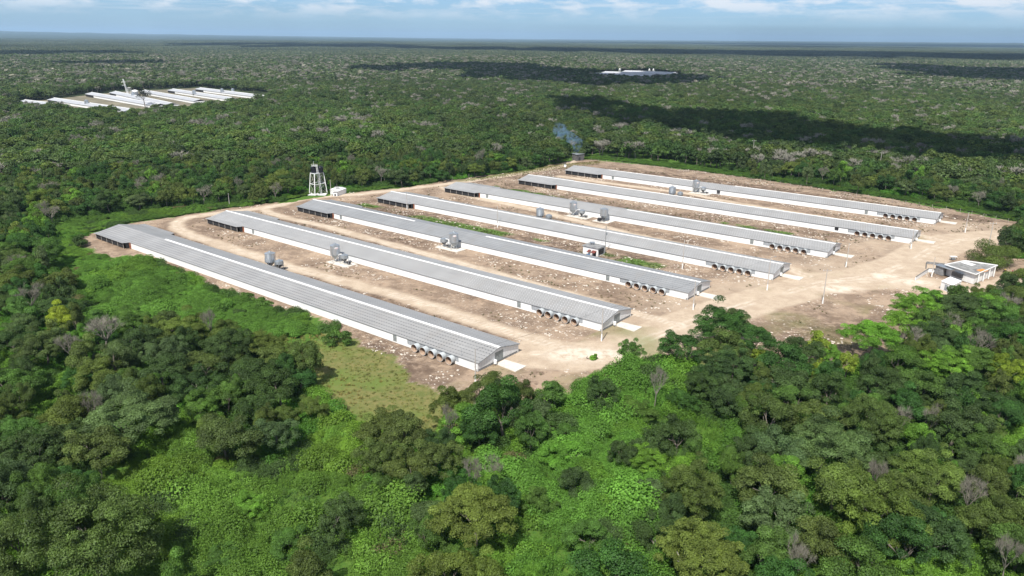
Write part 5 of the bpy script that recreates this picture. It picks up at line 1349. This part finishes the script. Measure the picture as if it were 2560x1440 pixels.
hmul = .85+.50*fbm(Pm, 45, 12); r0 = (4.4+4.2*rg.random(n)**1.5)*(.85+.35*fbm(Pm, 60, 17)); vid = rg.integers(0, 5, n); vid[isb] = rg.integers(5, 7, isb.sum())
tt = species_tint(Pm, rg); tt[isb] = np.array([.25, .24, .20])*rg.uniform(.75, 1.2, (isb.sum(), 1))
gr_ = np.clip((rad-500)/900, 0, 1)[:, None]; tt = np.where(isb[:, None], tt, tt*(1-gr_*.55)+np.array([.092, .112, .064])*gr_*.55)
a_ = rad < 1150; PT = np.column_stack([Pm, np.full(n, -.3)]); RZ = rg.random(n)*6.28; SC = np.stack([r0/4.6, r0/4.6, hmul*rg.uniform(.8, 1.25, n)], 1)
scatter('distant_woodland', PT[a_], RZ[a_], SC[a_], vid[a_], tt[a_], C_MID, 'wide flat woodland stretching behind the farm', 'woods')
b_ = ~a_; v2 = rg.integers(0, 4, n); v2[isb & (rg.random(n) < .5)] = 4
scatter('outer_woodland', PT[b_], RZ[b_], SC[b_], v2[b_], tt[b_], C_LOW, 'outer woods with pale crowns beyond the distant farm', 'woods')
# far canopy in patches
S = 62.0; gx, gy = np.meshgrid(np.arange(-7400, 7400, S), np.arange(900, 11000, S)); P = np.stack([gx.ravel(), gy.ravel()], 1)
rad = np.hypot(*P.T); ang = np.degrees(np.arctan2(P[:, 0], P[:, 1])); P = P[(rad > 2690) & (rad < 10800) & (np.abs(ang) < 41)]
P = P[~(inside(P, fc) | inside(P+np.array([0, -20]), fc) | inside(P+np.array([0, 25]), fc) | inside(P+np.array([25, 0]), fc) | inside(P+np.array([-25, 0]), fc))]; n = len(P)
tt = np.tile(np.array([[.084, .102, .060]]), (n, 1))*(.45+1.1*fbm(P, 420, 66)[:, None])*rg.uniform(.92, 1.08, (n, 1))
scatter('far_canopy', np.column_stack([P, np.full(n, -.5)+rg.uniform(-.6, .8, n)]), rg.integers(0, 4, n)*PI/2, np.tile([[1., 1., 1.]], (n, 1))*np.array([1, 1, 1]), rg.integers(0, 4, n), tt, C_FAR, 'endless tree canopy running to the horizon', 'woods')

# ------------------------------------------------------------------ undergrowth, vines, grass, stones
def in_poly_pts(pl_, dens, rg):
    lo, hi = pl_.min(0), pl_.max(0); n = int((hi-lo).prod()*dens); p = lo+rg.random((n, 2))*(hi-lo); return p[inside(p, pl_)]
rg = np.random.default_rng(15)
VT = {'strip_by_barn': ((.105,.215,.034), .75), 'strip_by_road': ((.092,.178,.030), .7), 'tower_verge': ((.088,.17,.03), .6), 'gap_lower_left': ((.122,.232,.032), 1.0),
      'gap_lower_middle': ((.106,.232,.032), 1.05), 'far_verge': ((.075,.15,.024), .6)}
PP = []; SS = []; TT = []; VV = []
for nm, pl_ in VINES.items():
    big = nm.startswith('gap') or nm == 'strip_by_barn'; p = in_poly_pts(pl_, .62 if big else .8, rg)
    p = p[~(inside(p, CLEAR) | inside(p, MEADOW))]; ring_ = np.vstack([CLEAR, CLEAR[:1]]); p = p[dist_line(p, ring_) > (2.0 if nm == 'strip_by_barn' else .8)]; n = len(p); col, hs = VT[nm]
    mound = np.clip((fbm(p, 9, 5)-.40)*4.6, 0, 1.9) if big else np.full(n, .25)
    s = rg.uniform(.75, 1.35, n)*(.85+.45*mound) if big else rg.uniform(.5, .95, n)
    weed = (fbm(p, 16, 71) > .50) & (nm.startswith('gap')); v = rg.integers(0, 4, n); v[weed] = rg.integers(4, 7, weed.sum()); big_ = (rg.random(n) < .05) & big; s = np.where(big_, s*1.5, s)
    z = np.where(weed, 0, mound*1.5*hs)-.15
    PP.append(np.column_stack([p, z])); SS.append(np.stack([s, s, s*rg.uniform(.8, 1.2, n)*hs], 1)); VV.append(v)
    patchy = fbm(p, 9, 44)[:, None]; c = np.array(col)*(.55+.95*patchy)*rg.uniform(.8, 1.2, (n, 1)); yel = (fbm(p, 20, 90) > .56)[:, None]
    c = np.where(yel, c*np.array([1.12, 1.04, .9]), c); bn_ = (vnoise(p, 4, 27) > .92)[:, None]; c = np.where(bn_, np.array([.15, .14, .06]), c); dk_ = (vnoise(p, 5, 19) > (.90 if nm == 'strip_by_barn' else .78))[:, None]; c = np.where(dk_, np.array(TINT['dark green'])*1.1, c); TT.append(c)
    # filler under the mounds so that they stand on leaves, not air
    f = mound > .45
    if f.any():
        PP.append(np.column_stack([p[f], z[f]*.35])); SS.append(np.stack([s[f]*1.2, s[f]*1.2, s[f]*hs*1.3], 1)); VV.append(rg.integers(0, 4, f.sum())); TT.append(c[f]*.9)
cat_ = np.concatenate
PV = cat_(PP); scatter('vine_thicket', PV, rg.random(len(PV))*6.28, cat_(SS), cat_(VV), cat_(TT), C_BUSH, 'bright green vines and tall weeds in the gaps between the trees', 'thicket')
# shrub layer below and at the edge of the near trees
p = np.stack([rg.uniform(-280, 330, 60000), rg.uniform(55, 470, 60000)], 1); k_ = np.zeros(len(p), bool)
for pl_ in NOTREE: k_ |= inside(p, pl_)
k_ |= np.hypot(*(p-G(1443, 400)[:2]).T) < 5; k_ |= np.hypot(*(p-G(2430, 700)[:2]).T) < 15
for b_ in (G(795, 486), G(850, 485)): k_ |= np.hypot(*(p-b_[:2]).T) < 6
p = p[~k_ & (np.hypot(*p.T) < 440)]; uv = np.array([PX(a, b, 1) for a, b in p]); p = p[(uv[:, 0] > -150) & (uv[:, 0] < 2710) & (uv[:, 1] < 1560)]; n = len(p)
s = rg.uniform(.9, 2.0, n); dk = fbm(p, 12, 23)[:, None]
c = (np.array([.062, .125, .024])*(.6+.9*dk))*rg.uniform(.8, 1.2, (n, 1)); br_ = (fbm(p, 25, 29) > .55)[:, None]; c = np.where(br_, c*np.array([1.3, 1.6, 1.0]), c); gap_ = (fbm(p, 15, 57) < .40)[:, None] & (np.hypot(*p.T) < 335)[:, None]; c = np.where(gap_, np.array([.125, .245, .03])*(.6+.8*dk), c)
scatter('undergrowth', np.column_stack([p, np.full(n, -.2)]), rg.random(n)*6.28, np.stack([s, s, s*rg.uniform(.7, 1.3, n)], 1), rg.integers(0, 4, n), c, C_BUSH, 'dark leafy shrubs filling the floor of the near woods', 'undergrowth')
# grass and weeds
p1 = in_poly_pts(MEADOW, .9, rg); p2 = []
for k in (2, 4):
    q = np.array([UV(k, u, v) for u, v in zip(rg.uniform(20, 165, 1500), rg.uniform(15.5, 25, 1500))]); p2.append(q[fbm(q, 11, 60+k) > .54])
q = np.stack([rg.uniform(-120, 260, 26000), rg.uniform(110, 420, 26000)], 1); q = q[inside(q, CLEAR)]; w_ = np.zeros(len(q), bool)
for ln, wd in ROADS: w_ |= dist_line(q, ln) < wd+.5
for k in range(7):
    r_ = q-np.array(BARNS[k][:2]); uu = -(r_ @ D2); vv = r_ @ N2; w_ |= (uu > -8) & (uu < 178) & (vv > -5.5) & (vv < 15)
q = q[~w_ & (fbm(q, 13, 51) > .52)]
q3 = in_poly_pts(poly([(1150,455),(1400,410),(1500,402),(1500,410),(1410,420),(1250,445)]), 1.2, rg)
PG = cat_([p1, *p2, q, q3]); n = len(PG)
col = cat_([np.tile([[.25,.26,.085]], (len(p1), 1)), np.tile([[.085,.125,.03]], (sum(map(len, p2)), 1)), np.tile([[.13,.13,.06]], (len(q), 1)), np.tile([[.17,.17,.06]], (len(q3), 1))])*rg.uniform(.6, 1.3, (n, 1))
br_ = (fbm(PG, 8, 61) > .6)[:, None]; col = np.where(br_, col*np.array([1.2, 1.0, 1.05]), col); s = rg.uniform(.5, 1.4, n)
scatter('grass', np.column_stack([PG, np.full(n, -.08)]), rg.random(n)*6.28, np.stack([s*.95, s*.95, s*.7], 1), rg.integers(0, 3, n), col, C_TUFT, 'olive grass and scattered weeds on the open ground', 'grass')
# limestone rubble
q = np.stack([rg.uniform(-120, 260, 90000), rg.uniform(110, 420, 90000)], 1); q = q[inside(q, CLEAR)]; w_ = np.zeros(len(q), bool)
for ln, wd in ROADS: w_ |= dist_line(q, ln) < wd*.9
bank = np.zeros(len(q))
for k in range(7):
    r_ = q-np.array(BARNS[k][:2]); uu = -(r_ @ D2); vv = r_ @ N2; w_ |= (uu > -7) & (uu < 178) & (vv > -1.2) & (vv < 14.8); bank[(uu > 0) & (uu < 175) & (vv > -8) & (vv < 0)] = .16
q = q[~w_ & (fbm(q, 9, 33)+bank+rg.uniform(-.05, .05, len(q)) > .63)]; n = len(q); s = .14+.65*rg.random(n)**3
scatter('limestone_rubble', np.column_stack([q, np.full(n, -.02)]), rg.random(n)*6.28, np.stack([s*rg.uniform(.8, 1.5, n), s, s*.8], 1), rg.integers(0, 4, n), np.ones((n, 3)), C_ROCK, 'whitish limestone rubble strewn between the barns', 'rubble')

# ------------------------------------------------------------------ bushes one can tell apart
def shrub(px, py, wpx, h_, tn, label, cat='bush'):
    g = G(px, py); sl = math.hypot(g[1], CAM_H); root = empty('shrub', (g[0], g[1], -.1), rng.random()*6); tag(root, label, cat)
    r0 = wpx/2*sl/F_PX; nb_ = int(2600+260*r0*r0); v, f = crown_mesh('b', int(px), 22, nb_, .30, r0, h_*.32, h_*.55, .30); me = np_mesh('foliage', v, f, M_LEAF)
    o = bpy.data.objects.new('foliage', me); COL.objects.link(o); o.parent = root; o['tint'] = [float(q) for q in np.array(TINT[tn])*1.05]
    tv, tf, _ = branches(int(py), h_*.3, r0*.6, nb=5, depth=1, thick=.08); tm = bpy.data.meshes.new('stem'); tm.from_pydata(tv, [], tf); tm.materials.append(M_BARK)
    o = bpy.data.objects.new('stem', tm); COL.objects.link(o); o.parent = root
shrub(195, 612, 45, 3.5, 'dark green', 'round dark bush at the left end of the nearest barn')
shrub(838, 862, 60, 3.6, 'mid green', 'feathery bush at the top of the olive meadow, beside the nearest barn')
shrub(372, 665, 60, 2.6, 'mid green', 'bushy shrub in the vines close to the left end of the nearest barn')
shrub(612, 752, 40, 2.6, 'mid green', 'small shrub against the soil bank left of the middle of the nearest barn')
shrub(660, 770, 50, 3.0, 'mid green', 'leafy shrub beside the bank, above the vine carpet')
shrub(2478, 662, 120, 6.5, 'olive', 'big round bush around the tall crossarm pole by the gatehouse')
shrub(2548, 622, 90, 9.0, 'deep green', 'tall dark tree-like bush at the right edge beyond the bare ground', 'tree')
shrub(1478, 897, 22, 1.0, 'bright green', 'tiny green bush on the sandy corner in front of the second barn')
g_ = G(368, 268); sl_ = g_[1]
root = empty('open_crowned_tree', (g_[0], g_[1]-4, 0)); tag(root, 'lone dark open-crowned tree standing before the distant barns', 'tree')
v, f = crown_mesh('b', 41, 20, 900, .8, 7, 11, 6, .3); o = bpy.data.objects.new('crown', np_mesh('crown', v, f, M_LEAF)); COL.objects.link(o); o.parent = root; o['tint'] = [.05, .055, .045]
tv, tf, _ = branches(43, 7.5, 6, nb=6, depth=2, thick=.4); tm = bpy.data.meshes.new('trunk'); tm.from_pydata(tv, [], tf); tm.materials.append(M_BARK); o = bpy.data.objects.new('trunk', tm); COL.objects.link(o); o.parent = root

# ------------------------------------------------------------------ haze
if HAZE > 0:
    m, n, out = mat_new('haze_air'); v = n.nodes.new('ShaderNodeVolumePrincipled'); v.inputs['Color'].default_value = (.50, .74, 1, 1)
    v.inputs['Density'].default_value = HAZE; v.inputs['Anisotropy'].default_value = 0.0; n.links.new(v.outputs[0], out.inputs['Volume'])
    b = MB(); b.box(-46000, 46000, -46000, 46000, -3, 290); o = b.build('haze', m); tag(o, kind='stuff'); o['label'] = 'thin blue haze over the far woods'; o['category'] = 'haze'
